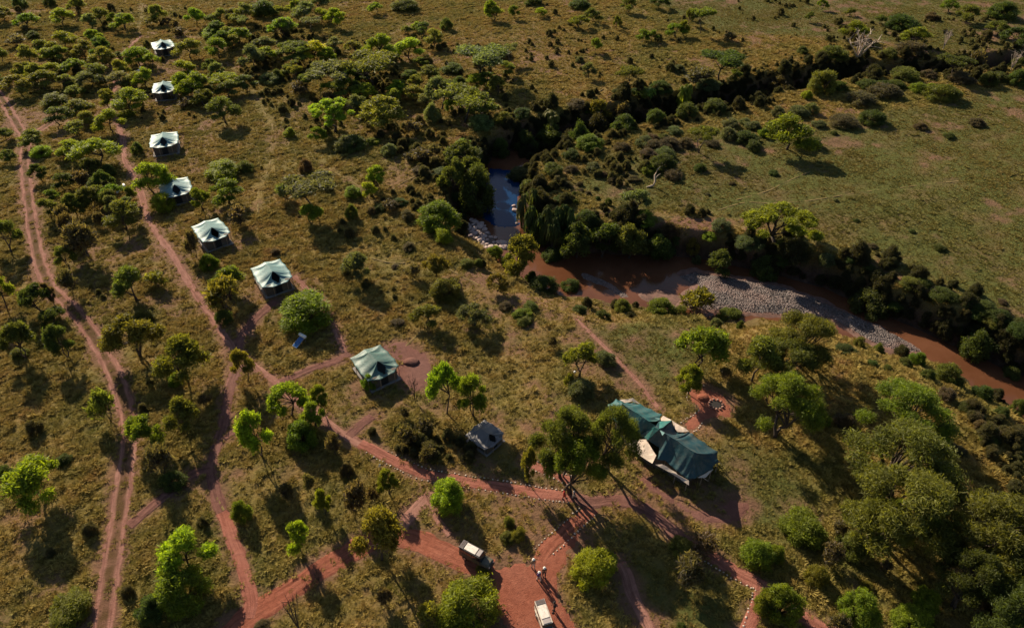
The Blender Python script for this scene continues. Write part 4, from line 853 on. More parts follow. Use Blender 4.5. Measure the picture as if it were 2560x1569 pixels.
for pts in ([(835,450,3.3),(912,456,3.35),(912,484,3.25)], [(915,618,4.72),(980,652,4.7),(950,690,4.6)]):
    o = thin_poly('vent_flap', [Mp(*p) for p in pts], M_FLY, mess, wrinkle=.01); o.color = (.25, .45, .42, 1)
CREAM = [[(370,204,2.6),(440,204,2.62),(550,188,2.7),(652,262,2.48),(540,228,2.55),(442,246,2.6)], [(958,424,2.65),(1072,478,2.7),(1060,492,2.75),(925,490,2.75),(930,455,2.7)],
         [(1080,486,2.75),(1180,552,2.7),(1255,590,2.7),(1305,632,2.62),(1230,644,2.6),(1150,640,2.65),(1110,585,2.7)],
         [(500,800,2.3),(560,746,2.5),(650,738,2.6),(730,740,2.7),(800,855,2.65),(866,958,2.55),(812,1070,2.3),(660,965,2.2),(500,870,2.1)],
         [(850,1082,2.25),(940,1076,2.4),(1000,1108,2.4),(1130,1186,2.4),(1160,1220,2.35),(1306,1302,2.3),(1304,1362,2.0),(1180,1270,2.05),(980,1152,2.1)], [(1420,1262,2.2),(1560,1180,2.3),(1640,1140,2.25),(1530,1260,2.0)]]
for pts in CREAM: thin_poly('awning', [Mp(*p) for p in pts], M_CREAM, mess, wrinkle=.05)
allp = [Mp(*p) for p in [(330,250,0),(640,300,0),(930,450,0),(1060,520,0),(1300,660,0),(1650,920,0),(1640,1100,0),(1310,1300,0),(1000,1140,0),(560,860,0),(480,740,0),(260,420,0)]]
cx, cy = np.mean([p[0] for p in allp]), np.mean([p[1] for p in allp])
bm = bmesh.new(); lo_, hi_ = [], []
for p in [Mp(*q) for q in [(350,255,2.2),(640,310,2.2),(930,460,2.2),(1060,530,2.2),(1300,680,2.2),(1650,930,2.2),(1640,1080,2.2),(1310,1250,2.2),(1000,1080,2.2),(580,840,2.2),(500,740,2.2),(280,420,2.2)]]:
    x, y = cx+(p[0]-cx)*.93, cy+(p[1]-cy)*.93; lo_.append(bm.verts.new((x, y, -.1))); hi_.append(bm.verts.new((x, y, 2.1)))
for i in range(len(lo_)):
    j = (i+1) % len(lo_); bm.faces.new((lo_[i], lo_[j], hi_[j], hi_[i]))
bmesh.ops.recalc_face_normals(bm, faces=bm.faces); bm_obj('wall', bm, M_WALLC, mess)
for p in [(1702,905,2.4),(1712,1040,2.3),(1620,1150,2.3),(1500,1215,2.25),(1298,1284,2.25),(1140,1165,2.35),(990,1030,2.35),(500,870,2.1),(322,196,2.4),(652,262,2.35),(1348,655,2.45)]:
    a = Mp(*p); bm = bmesh.new(); bm_tube(bm, [(a[0]*.99, a[1]*.99, -.1), (a[0]*.99, a[1]*.99, p[2]-.05)], [.05, .045]); bm_obj('pole', bm, M_POLE, mess)
for p, q in (((1712,1040,2.3),(1760,1095,0)), ((1500,1260,2.2),(1560,1300,0.9))):
    bm = bmesh.new(); bm_tube(bm, [Mp(*p), Mp(*q)], [.03, .03]); bm_obj('guy_pole', bm, M_CREAM, mess)
LAND.append(('the big mess tent', 1650, 1090))

# ------------------------------------------------------------------ vehicles
def paint(name, c, rough=.35):
    m, nt, n, l, b = mat(name); tc = n.new('ShaderNodeTexCoord').outputs['Object']
    d = ramp(n, l, noise(n, l, tc, 2.2, 6, .7), [(.45, (0, 0, 0)), (.75, (.6, .6, .6))])
    l.new(mix(n, l, d, c, (.25, .14, .09)), b.inputs['Base Color']); b.inputs['Roughness'].default_value = rough; return m
M_OLIVE = paint('dusty_olive_paint', (.085, .085, .055)); M_WPAINT = paint('dusty_white_paint', (.62, .57, .48)); M_CREAMP = paint('cream_roof_paint', (.74, .68, .60), .5)  # cream is the roof hatches' own paint
M_DARK = simple('dark_rack_steel', (.035, .03, .03), .6); M_GLASS = simple('vehicle_glass', (.012, .016, .022), .08, spec=.8); M_TYRE = simple('dusty_tyre', (.045, .032, .027), .9); M_GREYP = paint('grey_hatch', (.36, .32, .31), .5)
M_LAMP = simple('headlamp_glass', (.7, .7, .68), .15)
def make_vehicle(name, loc, rz, sc, body, roofc, hatch, hood):
    root = empty(name, loc, rz, sc)
    def box(n_, c, s, m, bev=.03, rot=None, par=None):
        bm = bmesh.new(); bm_box(bm, c, s, rot, bev); return bm_obj(n_, bm, m, par or root)
    bm = bmesh.new(); prof = [(-2.3,.5),(2.28,.5),(2.34,.62),(2.32,1.02),(2.2,1.10),(1.02,1.20),(.98,1.22),(-2.34,1.22),(-2.36,.7)]
    a = [bm.verts.new((x, -.84, z)) for x, z in prof]; b = [bm.verts.new((x, .84, z)) for x, z in prof]
    bm.faces.new(a); bm.faces.new(b[::-1])
    for i in range(len(prof)): j = (i+1) % len(prof); bm.faces.new((a[j], a[i], b[i], b[j]))
    bmesh.ops.recalc_face_normals(bm, faces=bm.faces); bmesh.ops.bevel(bm, geom=bm.edges[:], offset=.04, segments=2, affect='EDGES'); bm_obj('body', bm, body, root)
    box('bonnet', (1.62, 0, 1.185), (1.12, 1.36, .07), hood, .03)
    for s in (-1, 1):
        box('wing', (1.66, s*.80, 1.06), (1.2, .24, .14), hood, .04)
        h = box('headlight', (2.335, s*.58, .86), (.06, .24, .24), M_LAMP, .02)
        box('side_window', (-.95, s*.795, 1.56), (2.5, .03, .52), M_GLASS, .01)
        box('side_window', (.66, s*.795, 1.54), (.62, .03, .5), M_GLASS, .01)
        for x in (-2.22, -1.35, -.45, .32): box('pillar', (x, s*.80, 1.58), (.08, .06, .72), body, .01)
        box('mirror', (1.0, s*1.0, 1.42), (.08, .2, .24), M_DARK, .02)
    box('cabin', (-.72, 0, 1.56), (3.1, 1.54, .68), M_DARK, .02)
    box('windscreen', (1.0, 0, 1.56), (.05, 1.5, .74), M_GLASS, .01, Matrix.Rotation(R(-24), 3, 'Y'))
    box('rear_window', (-2.29, 0, 1.58), (.03, 1.2, .5), M_GLASS, .01)
    box('roof', (-.72, 0, 1.96), (3.24, 1.66, .10), body if body is not M_OLIVE else M_DARK, .03)
    box('roof_hatch', (-.72, 0, 2.05), (1.74, 1.30, .07), roofc, .02); box('roof_hatch', (.56, 0, 2.05), (.56, 1.22, .06), hatch, .02)
    rk = box('roof_rack', (-2.02, 0, 2.03), (.62, 1.44, .03), M_DARK, .005)
    bm = bmesh.new()
    for i in range(6): bm_box(bm, (-2.28+i*.105, 0, 2.075), (.035, 1.4, .03))
    for s in (-1, 1): bm_box(bm, (-1.98, s*.73, 2.10), (.74, .03, .05))
    bm_obj('slat', bm, M_GREYP, rk)
    box('bumper', (2.42, 0, .60), (.12, 1.74, .16), M_DARK, .03); box('bull_bar', (2.42, 0, .86), (.05, 1.0, .34), M_DARK, .02)
    bm = bmesh.new(); bmesh.ops.create_cone(bm, cap_ends=True, segments=24, radius1=.37, radius2=.37, depth=.22, matrix=Matrix.Translation((-2.46, .3, 1.1)) @ Matrix.Rotation(R(90), 4, 'Y')); bmesh.ops.bevel(bm, geom=[e for e in bm.edges if e.calc_face_angle(0) > 1], offset=.05, segments=2, affect='EDGES'); bm_obj('spare_wheel', bm, M_TYRE, root)
    for x in (-1.45, 1.42):
        for s in (-1, 1):
            bm = bmesh.new(); bmesh.ops.create_cone(bm, cap_ends=True, segments=28, radius1=.40, radius2=.40, depth=.26, matrix=Matrix.Translation((x, s*.80, .40)) @ Matrix.Rotation(R(90), 4, 'X')); bmesh.ops.bevel(bm, geom=[e for e in bm.edges if e.calc_face_angle(0) > 1], offset=.06, segments=3, affect='EDGES'); w = bm_obj('wheel', bm, M_TYRE, root)
            bm = bmesh.new(); bmesh.ops.create_cone(bm, cap_ends=True, segments=20, radius1=.21, radius2=.17, depth=.27, matrix=Matrix.Translation((x, s*.81, .40)) @ Matrix.Rotation(R(90)*-s, 4, 'X')); bm_obj('rim', bm, M_STEEL, w)
            bm = bmesh.new(); bm_box(bm, (x, s*.86, .86), (1.0, .12, .1), bevel=.04); bm_obj('wheel_arch', bm, body, root)
    return root
def park(name, rl, rr, fr, fl, **kw):
    w = [np.array(P(*a, 2.05)) for a in (rl, rr, fr, fl)]
    r, f = (w[0]+w[1])/2, (w[2]+w[3])/2; d = f-r; L = np.linalg.norm(d); wd = (np.linalg.norm(w[1]-w[0])+np.linalg.norm(w[2]-w[3]))/2
    rz = math.atan2(d[1], d[0]); s = L/3.24; c = (r+f)/2 + d/L*.72*s
    return make_vehicle(name, (c[0], c[1], H1(c[0], c[1])+.03), rz, (s*1.06, max(.85*s, min(1.15*s, wd/1.56)), max(.92, min(1.05, s))), **kw)
v = park('safari_vehicle', (1151,1364), (1159,1350), (1209,1374.5), (1198,1391), body=M_OLIVE, roofc=M_CREAMP, hatch=M_GREYP, hood=M_OLIVE)
tag(v, 'dark olive safari vehicle with cream roof hatch on the bend of the red road', 'safari vehicle', 'safari vehicles'); VEH = [v]
v = park('safari_vehicle', (1338.2,1500.2), (1361,1496), (1380,1552), (1359,1557), body=M_WPAINT, roofc=M_CREAMP, hatch=M_GREYP, hood=M_WPAINT)
tag(v, 'white safari vehicle on the parking ground, cut off by the lower edge', 'safari vehicle', 'safari vehicles'); VEH.append(v)
LAND += [('the olive safari vehicle', 1190, 1380), ('the white safari vehicle', 1355, 1530)]

# ------------------------------------------------------------------ people
def skin_mesh(name, chains, mats, parent, sub=1):
    """chains: list of (points, radii); first point of a later chain may repeat an earlier point to join it"""
    vs_, es_, rs_ = [], [], []
    def vid(p, r):
        for i, q in enumerate(vs_):
            if (Vector(q)-Vector(p)).length < 1e-4: return i
        vs_.append(p); rs_.append(r); return len(vs_)-1
    for pts, rad in chains:
        ids = [vid(p, r) for p, r in zip(pts, rad)]
        es_ += [(a, b) for a, b in zip(ids, ids[1:]) if a != b]
    me = bpy.data.meshes.new('t'); me.from_pydata(vs_, es_, []); o = bpy.data.objects.new('t', me); COL.objects.link(o)
    o.modifiers.new('s', 'SKIN'); sv = me.skin_vertices[0].data
    for i, r in enumerate(rs_):
        rr = r if isinstance(r, tuple) else (r, r); sv[i].radius = rr; sv[i].use_root = (i == 0)
    o.modifiers.new('u', 'SUBSURF').levels = sub
    dg = bpy.context.evaluated_depsgraph_get(); dg.update()
    out = bpy.data.meshes.new_from_object(o.evaluated_get(dg)); bpy.data.objects.remove(o)
    out.name = name; out.materials.clear()
    for m_ in mats: out.materials.append(m_)
    for p in out.polygons: p.use_smooth = True
    r = bpy.data.objects.new(name, out); COL.objects.link(r); r.parent = parent; return r
M_SKIN = simple('dark_skin', (.10, .05, .032), .6, var=.1); M_HAIR = simple('black_hair', (.012, .01, .01), .8)
def clothm(name, c): return simple(name, c, .85, var=.15, scale=8)
def make_person(u, v, rz, stride, top, low, hat, label, robe=None):
    x, y, z = PT(u, v); root = empty('person', (x, y, z+.03), rz); tag(root, label, 'person', 'people on the paths and parking ground')
    s = stride; pel = (0, 0, .95)
    hipL, hipR = (.09, 0, .92), (-.09, 0, .92)
    kL, kR = (.10, -.10*s-.02, .50), (-.10, .12*s-.02, .50); aL, aR = (.10, -.22*s, .09), (-.10, .26*s, .10)
    tL, tR = (.12, -.22*s-.16, .03), (-.12, .26*s-.15, .04)
    chest, neck, head, crown = (0, -.01, 1.32), (0, 0, 1.47), (0, -.02, 1.60), (0, -.01, 1.70)
    shL, shR = (.18, 0, 1.41), (-.18, 0, 1.41); eL, eR = (.24, .10*s, 1.14), (-.24, -.10*s, 1.14); wL, wR = (.23, .10*s-.12, .92), (-.23, -.10*s-.12, .92)
    ch = [([pel, (0, 0, 1.12), chest, neck, head, crown], [(.15,.11), (.13,.10), (.16,.11), (.055,.055), (.085,.10), (.06,.07)]),
          ([pel, hipL, kL, aL, tL], [.15, .085, .06, .042, .03]), ([pel, hipR, kR, aR, tR], [.15, .085, .06, .042, .03]),
          ([chest, shL, eL, wL], [(.16,.11), .06, .045, .032]), ([chest, shR, eR, wR], [(.16,.11), .06, .045, .032])]
    for sgn, w in ((1, wL), (-1, wR)):
        palm = (w[0], w[1]-.015, w[2]-.07); ch.append(([w, palm], [.032, (.035, .02)]))
        for k in range(4):
            dx = (k-1.5)*.018; L = (.055, .068, .065, .05)[k]
            ch.append(([palm, (palm[0]+dx*.4, palm[1]+dx, palm[2]-.035), (palm[0]+dx*.4-.006*sgn, palm[1]+dx-.008, palm[2]-.035-L)], [(.035, .02), .010, .008]))
        ch.append(([palm, (palm[0]-.01*sgn, palm[1]-.04, palm[2]+.0), (palm[0]-.015*sgn, palm[1]-.055, palm[2]-.04)], [(.035, .02), .011, .009]))
    ch.append(([head, (0, -.115, 1.59)], [(.085, .10), .018]))                                # nose
    for sgn in (-1, 1): ch.append(([head, (.088*sgn, -.005, 1.60)], [(.085, .10), .02]))      # ears
    skin_mesh('body', ch, [M_SKIN], root)
    bm = bmesh.new()
    for sgn in (-1, 1): bmesh.ops.create_uvsphere(bm, u_segments=8, v_segments=6, radius=.013, matrix=Matrix.Translation((.034*sgn, -.112, 1.62)))
    bm_box(bm, (0, -.117, 1.545), (.05, .01, .012)); bm_obj('face', bm, M_HAIR, root)
    skin_mesh('shirt', [([(0, 0, .96), (0, 0, 1.12), chest, (0, 0, 1.43)], [(.175,.135), (.155,.125), (.185,.135), (.09,.08)]), ([chest, shL, tuple(.6*np.array(eL)+.4*np.array(shL))], [(.185,.135), .08, .066]), ([chest, shR, tuple(.6*np.array(eR)+.4*np.array(shR))], [(.185,.135), .08, .066])], [top], root)
    if robe:
        skin_mesh('robe', [([(0, 0, 1.3), (0, 0, .95), (0, 0, .6), (0, -.02, .35)], [(.19,.14), (.19,.15), (.2,.17), (.21,.19)])], [robe], root)
    else:
        skin_mesh('trousers', [([(0, 0, .99), pel, hipL, kL, tuple(.85*np.array(aL)+.15*np.array(kL))], [(.165,.125), (.17,.13), .105, .08, .065]), ([pel, hipR, kR, tuple(.85*np.array(aR)+.15*np.array(kR))], [(.17,.13), .105, .08, .065])], [low], root)
    bm = bmesh.new()
    bmesh.ops.create_uvsphere(bm, u_segments=14, v_segments=8, radius=.118, matrix=Matrix.Translation((0, .0, 1.655)) @ Matrix.Diagonal((.95, 1.1, .95, 1)))
    bmesh.ops.delete(bm, geom=[v_ for v_ in bm.verts if v_.co.z < 1.63 + (.0 if not hat else .02)], context='VERTS')
    if hat:
        g = bmesh.ops.create_cone(bm, cap_ends=True, segments=18, radius1=.155, radius2=.14, depth=.015, matrix=Matrix.Translation((0, -.02, 1.66)))
    bm_obj('hat' if hat else 'hair', bm, hat or M_HAIR, root, True)
    for sgn, t_, a_ in ((1, tL, aL), (-1, tR, aR)):
        bm = bmesh.new(); bm_box(bm, ((t_[0]+a_[0])/2, (t_[1]+a_[1])/2-.01, .045), (.1, .27, .085), bevel=.03); bm_obj('shoe', bm, M_HAIR, root)
    return root
M_WCAP = clothm('white_cap', (.75, .72, .68)); M_KHAKI = clothm('khaki_cloth', (.30, .22, .13)); M_PURPLE = clothm('purple_shirt', (.13, .07, .20)); M_DKC = clothm('dark_cloth', (.035, .03, .032)); M_PALEC = clothm('pale_trousers', (.55, .46, .38)); M_REDC = clothm('red_robe', (.45, .04, .03)); M_GREYC = clothm('pale_grey_cloth', (.38, .36, .35)); M_BRNC = clothm('brown_shirt', (.20, .10, .06))
make_person(1333, 1420, R(20), .6, M_KHAKI, M_PALEC, M_WCAP, 'person in white hat and khaki shirt walking at end of the stone-lined entrance')
make_person(1347, 1452, R(35), .8, M_PURPLE, M_PALEC, M_WCAP, 'person in purple shirt and white hat walking towards the white vehicle')
make_person(1360, 1441, R(10), .5, M_BRNC, M_DKC, M_WCAP, 'person in brown shirt and white hat walking beside the purple shirted one')
make_person(1385, 1527, R(-70), .3, M_DKC, M_DKC, None, 'bareheaded person in dark clothes standing beside the white vehicle')
make_person(1410, 1246, R(80), .7, M_REDC, M_DKC, None, 'person wrapped in a red robe walking on the stone-lined footpath', robe=M_REDC)
make_person(1434, 1245, R(80), .7, M_GREYC, M_PALEC, None, 'person in pale grey clothes walking behind the red robed one')

# ------------------------------------------------------------------ solar water heaters, sign, lamp, dead log
def make_heater(glass):
    root = empty('solar_water_heater', (0, 0, 0)); rot = Matrix.Rotation(R(24), 3, 'X')
    bm = bmesh.new(); bm_box(bm, (0, 0, .62), (1.15, 2.0, .1), rot, .02); pnl = bm_obj('collector_frame', bm, M_STEEL if glass is M_BLUE else M_WHITE, root)
    bm = bmesh.new(); bm_box(bm, (0, -.02, .675), (1.04, 1.88, .02), rot); bm_obj('collector_glass', bm, glass, pnl)  # the white variant paints sky glare into the collector's colour
    bm = bmesh.new(); bm_tube(bm, [(-.72, .98, 1.28), (-.70, .98, 1.28), (.70, .98, 1.28), (.72, .98, 1.28)], [.2, .27, .27, .2], 18); bm_obj('tank', bm, M_WHITE, root, True)
    for s in (-1, 1):
        for yy, zz in ((.95, 1.05), (-.85, .25)):
            bm = bmesh.new(); bm_tube(bm, [(s*.5, yy, -.05), (s*.5, yy, zz)], [.025, .025]); bm_obj('leg', bm, M_STEEL, root)
    return root
for (px, ang, gl_, lab, lm) in (((748, 862), R(-35), M_BLUE, 'blue solar water heater with white tank below the round green bush', 'the blue solar heater'), ((303, 481), R(-55), M_WHITE, 'solar water heater with painted white glare among trees left of the footpath, near fourth tent', 'the white-glare solar heater'), ((346, 183), R(-60), M_WHITE, 'small solar water heater with painted white glare left of the second tent from the top', None)):
    h = make_heater(gl_); x, y, z = PT(*px); h.location = (x, y, z+.02); h.rotation_euler = (0, 0, ang); h.scale = (.8, .88, .85)
    tag(h, lab, 'water heater', 'solar water heaters')
    if lm: LAND.append((lm, *px))
x, y, z = PT(951, 1172); s_ = empty('sign_post', (x, y, z)); tag(s_, 'small white marker board on a post in grass below the stone-lined footpath', 'sign')
bm = bmesh.new(); bm_box(bm, (0, 0, .45), (.06, .06, .95), bevel=.01); bm_obj('post', bm, M_POLE, s_)
bm = bmesh.new(); bm_box(bm, (0, -.05, .75), (.2, .03, .55), Matrix.Rotation(R(12), 3, 'Y'), .01); bm_obj('board', bm, M_WHITE, s_)
x, y, z = PT(1436, 942); s_ = empty('path_lamp', (x, y, z)); tag(s_, 'small white globe lamp on a thin pole above the grey-green bush', 'lamp')
bm = bmesh.new(); bm_tube(bm, [(0, 0, 0), (0, 0, .8)], [.03, .025]); bm_obj('pole', bm, M_POLE, s_)
bm = bmesh.new(); bmesh.ops.create_uvsphere(bm, u_segments=14, v_segments=10, radius=.17, matrix=Matrix.Translation((0, 0, .92))); bm_obj('lamp_globe', bm, M_WHITE, s_, True)
x, y, z = PT(1632, 468); bm = bmesh.new()
bm_tube(bm, [(-1.2, -.2, .15), (-.4, 0, .25), (.1, .1, .3), (.3, .1, 1.2), (.1, .15, 2.4), (.5, .2, 3.6), (.9, .2, 4.2)], [.10, .16, .22, .2, .16, .10, .04], 8); bm_tube(bm, [(.2, .12, 1.6), (.7, .3, 2.3), (1.2, .4, 2.6)], [.1, .07, .03], 6)
o = bm_obj('dead_tree', bm, M_PALEBARK, None, True); o.location = (x, y, z); tag(o, 'bleached bare dead trunk standing on the grassy plain beside dark bushes', 'dead tree')
# firewood and fire pit beside the mess tent
x, y, z = PT(1790, 1012); pit = empty('fire_pit', (x, y, z+.03)); tag(pit, 'ring of stones round a dark fire pit on the red fire place', 'fire pit')
bm = bmesh.new(); bmesh.ops.create_cone(bm, cap_ends=True, segments=20, radius1=.75, radius2=.55, depth=.06, matrix=Matrix.Translation((0, 0, .03))); bm_obj('ash_bed', bm, M_HAIR, pit)
for k in range(11):
    vv, ff = ico_rock(50+k, 1, .4, (.42, .34, .3)); st = mesh_np('ring_stone', vv, ff, [M_DSTONE], pit); st.location = (math.cos(k*.571)*.85, math.sin(k*.571)*.85, .1); st.rotation_euler = (0, 0, k)
vv, ff = ico_rock(71, 3, .12, (1.5, 1.2, .7)); x, y, z = PT(1757, 995)
o = mesh_np('earth_mound', vv, ff, [M_RED], smooth=True); o.location = (x, y, z+.1); tag(o, 'low red earth mound on the upper part of the fire place', 'mound')
vv, ff = ico_rock(72, 3, .14, (2.2, 1.5, .75)); x, y, z = PT(1028, 905)
o = mesh_np('earth_mound', vv, ff, [M_BROWN], smooth=True); o.location = (x, y, z+.08); tag(o, 'dark dug earth heap on the bare yard beside the teal tent', 'mound')

# ------------------------------------------------------------------ river rocks
SM = [ico_rock(300+i, 2, .55, (1, .75, .6)) for i in range(6)]
RR = random.Random(5); RK = []
for _ in range(400):
    u, v = RR.uniform(1164, 1264), RR.uniform(540, 640)
    if inside(np.array([u]), np.array([v]), [(1166,552),(1186,540),(1204,552),(1222,578),(1252,596),(1266,610),(1244,634),(1212,628),(1196,612),(1180,596),(1168,574)])[0] and all(math.hypot(u-a, 1.3*(v-b)) > 9.5 for a, b, c in RK): RK.append((u, v, RR.uniform(10, 19)))
RK += [(1180,640,13),(1168,628,9),(1288,524,14),(1296,541,12),(1285,512,10),(1291,556,9),(1306,436,9),(1320,440,8)]
for i, (u, v, w) in enumerate(RK):
    x, y = P(u, v, WATER_Z+.3); W = w*depth(y, -5)/CAM_F*random.uniform(1.0, 1.4)
    vv, ff = SM[i % 6]; o = mesh_np('river_rock', vv, ff, [M_ROCK]); o.location = (x, y, WATER_Z+.1); o.scale = (W, W, W*.8); o.rotation_euler = (random.uniform(-.3, .3), random.uniform(-.3, .3), random.uniform(0, 6))
    VEG.append(dict(o=o, kind='k', col=0, W=W, H=W, u=u, v=v))

# ------------------------------------------------------------------ edging stones
ST = []
for i in range(6):
    vv, ff = ico_rock(400+i, 1, .35, (.30, .22, .17)); ST.append(mesh_np('stone', vv, ff, [M_STONE], link=False).data)
def stone_row(px, hw, side, t0, t1, label, gap=.46, mesh_mat=None):
    pts = spline([PT(u, v)[:2] for u, v in px], .05); d = np.gradient(pts, axis=0); d /= np.linalg.norm(d, axis=1)[:, None]+1e-9
    n_ = np.stack([-d[:, 1], d[:, 0]], 1)*side; L = int(gap/.05); i = int(len(pts)*t0)
    while i < len(pts)*t1:
        p = pts[i] + n_[i]*(hw+random.uniform(-.07, .07)); o = bpy.data.objects.new('edging_stone', random.choice(ST)); COL.objects.link(o)
        o.location = (p[0], p[1], H1(*p)+.05); k = random.uniform(.5, 1.0); o.scale = (k, k, k*random.uniform(.8, 1.2)); o.rotation_euler = (random.uniform(-.3, .3), random.uniform(-.3, .3), random.uniform(0, 6))
        tag(o, label, 'stone', label.split(' in the row ')[-1].replace('edging', 'stones edging')); i += L + random.randint(-3, 4)
RD = {r[0]: r for r in ROADS}
sl = RD['stone_lined_footpath'][3]
stone_row(sl, .80, 1, .14, .99, 'small pale stone in the row edging the upper side of the curving footpath', .50)
stone_row(sl, .80, -1, .06, .99, 'small pale stone in the row edging the lower side of the curving footpath', .50)
en = RD['stone_lined_entrance'][3]
stone_row(en, .92, 1, .12, .92, 'small pale stone in the row edging the left side of the entrance path', .5)
stone_row(en, .92, -1, .18, .92, 'small pale stone in the row edging the right side of the entrance path', .45)
ss = RD['short_stone_lined_path'][3]
stone_row(ss, .66, 1, 0, 1, 'small pale stone in the row edging the upper side of the short red path', .48)
stone_row(ss, .66, -1, 0, 1, 'small pale stone in the row edging the lower side of the short red path', .48)
stone_row(RD['corner_path'][3], .85, -1, .05, .9, 'small stone in the row edging the lower side of the lower right path', .42)
stone_row([(1883,1470),(1880,1500),(1868,1535),(1860,1566)], 0, 1, 0, 1, 'small stone in the row edging the corner of the lower right path', .42)
stone_row([(1720,1000),(1718,988),(1726,975),(1742,966),(1760,964)], 0, 1, 0, 1, 'small pale stone in the row edging the top of the fire place', .36)
stone_row([(1702,1056),(1730,1040),(1752,1024)], 0, 1, 0, 1, 'small pale stone in the row edging the upper side of the fire place entrance', .36)
stone_row([(1728,1084),(1745,1072),(1757,1058)], 0, 1, 0, 1, 'small pale stone in the row edging the lower side of the fire place entrance', .4)

# ------------------------------------------------------------------ grass tufts and bank scrub (nobody could count them)
def gn_scatter(name, pts, scale, rotz, protos, label, cat, color=None, extra=()):
    me = bpy.data.meshes.new(name); me.vertices.add(len(pts)); me.vertices.foreach_set('co', np.asarray(pts, np.float32).ravel())
    for nm, arr in (('sc', scale), ('rz', rotz)) + tuple(extra):
        a = me.attributes.new(nm, 'FLOAT', 'POINT'); a.data.foreach_set('value', np.asarray(arr, np.float32))
    o = bpy.data.objects.new(name, me); COL.objects.link(o)
    pc = bpy.data.collections.new(name+'_shapes')
    for p in protos: pc.objects.link(p)
    ng = bpy.data.node_groups.new(name+'_scatter', 'GeometryNodeTree')
    ng.interface.new_socket('Geometry', in_out='INPUT', socket_type='NodeSocketGeometry'); ng.interface.new_socket('Geometry', in_out='OUTPUT', socket_type='NodeSocketGeometry')
    n = ng.nodes; l = ng.links; gi = n.new('NodeGroupInput'); go = n.new('NodeGroupOutput')
    m2p = n.new('GeometryNodeMeshToPoints'); l.new(gi.outputs[0], m2p.inputs[0])
    ci = n.new('GeometryNodeCollectionInfo'); ci.inputs[0].default_value = pc; ci.inputs['Separate Children'].default_value = True; ci.inputs['Reset Children'].default_value = True
    ip = n.new('GeometryNodeInstanceOnPoints'); l.new(m2p.outputs[0], ip.inputs['Points']); l.new(ci.outputs[0], ip.inputs['Instance']); ip.inputs['Pick Instance'].default_value = True
    na = n.new('GeometryNodeInputNamedAttribute'); na.data_type = 'FLOAT'; na.inputs[0].default_value = 'sc'; l.new(na.outputs[0], ip.inputs['Scale'])
    nb = n.new('GeometryNodeInputNamedAttribute'); nb.data_type = 'FLOAT'; nb.inputs[0].default_value = 'rz'
    cx_ = n.new('ShaderNodeCombineXYZ'); l.new(nb.outputs[0], cx_.inputs[2]); e2r = n.new('FunctionNodeEulerToRotation'); l.new(cx_.outputs[0], e2r.inputs[0]); l.new(e2r.outputs[0], ip.inputs['Rotation'])
    l.new(ip.outputs[0], go.inputs[0]); mod = o.modifiers.new('scatter', 'NODES'); mod.node_group = ng
    if color: o.color = (*color, 1)
    tag(o, label, cat, kind='stuff'); return o
def tuft(seed, n=44, h=.30, r=.34):
    rng = np.random.default_rng(seed); V, F = [], []
    for i in range(n):
        a = rng.uniform(0, 6.28); q = r*math.sqrt(rng.random())*.6; b = np.array([math.cos(a)*q, math.sin(a)*q, -.04]); hh = h*rng.uniform(.6, 1.15)*(1-.4*q/r)
        a2 = a+rng.normal()*.5; lean = np.array([math.cos(a2), math.sin(a2), 0])*rng.uniform(.05, .32); w = rng.uniform(.012, .028); sd = np.array([-math.sin(a2+rng.normal()*.6), math.cos(a2), 0])*w
        m_ = b+lean*.45+np.array([0, 0, hh*.65]); t = b+lean+np.array([0, 0, hh]); k = len(V)
        V += [b-sd, b+sd, m_+sd, m_-sd, t+sd*.35, t-sd*.35]; F += [(k, k+1, k+2, k+3), (k+3, k+2, k+4, k+5)]
    return mesh_np('tuft', np.array(V), np.array(F), [M_TUFT], link=False)
NT = 620000
ty_ = 30 + (245-30)*RNG.random(NT)**1.0; tx_ = RNG.uniform(-1, 1, NT)*190
keep = np.abs(tx_) < (30 + ty_*.64); tx_, ty_ = tx_[keep], ty_[keep]
trd = masks(tx_, ty_); tz, tb = height(tx_, ty_); tl = lush_of(tx_, ty_); td = dirt_of(tx_, ty_, np.maximum(trd, .3))
dens = fbm(tx_*.16, ty_*.16, 90, 3)
mid_ = (trd < -.72) & (np.abs(trd+1.05) < .30) & (tx_ < -15) & (ty_ > 36)
ok = (mid_ & (RNG.random(len(tx_)) < .6)) | (trd > -.10 + .35*vnoise(tx_*.8, ty_*.8, 14) - .12) & (tb < .35) & (RNG.random(len(tx_)) > td*.85) & (RNG.random(len(tx_)) < .45 + 1.0*dens - .1*tl)
for (cx0, cy0) in TENTXY: ok &= np.hypot(tx_-cx0, ty_-cy0) > 3.0
ok &= ~((np.abs(tx_-MC.x) < 9) & inside(tx_-MC.x, ty_-MC.y, [(p[0], p[1]) for p in allp]))
for v in VEH: ok &= np.hypot(tx_-v.location.x, ty_-v.location.y) > 1.8
tx_, ty_, tz, tl, td, dens = [a[ok] for a in (tx_, ty_, tz, tl, td, dens)]
tmnd = (fbm(tx_*.9, ty_*.9, 60, 3)-.45)*.62*(1-.45*tl)*sstep(.2, 1.4, trd[ok])*(1-.6*td)
sc = np.clip(RNG.lognormal(-.28, .38, len(tx_)), .35, 1.9) * (1-.38*tl) * (.7+.7*dens) * (1-.35*td)
gn_scatter('grass', np.column_stack([tx_, ty_, tz+tmnd-.02]), sc, RNG.uniform(0, 6.28, len(tx_)), [tuft(500+i) for i in range(5)], 'dry ochre and olive tussock grass covering the whole savanna', 'grass', extra=(('lush', tl),))

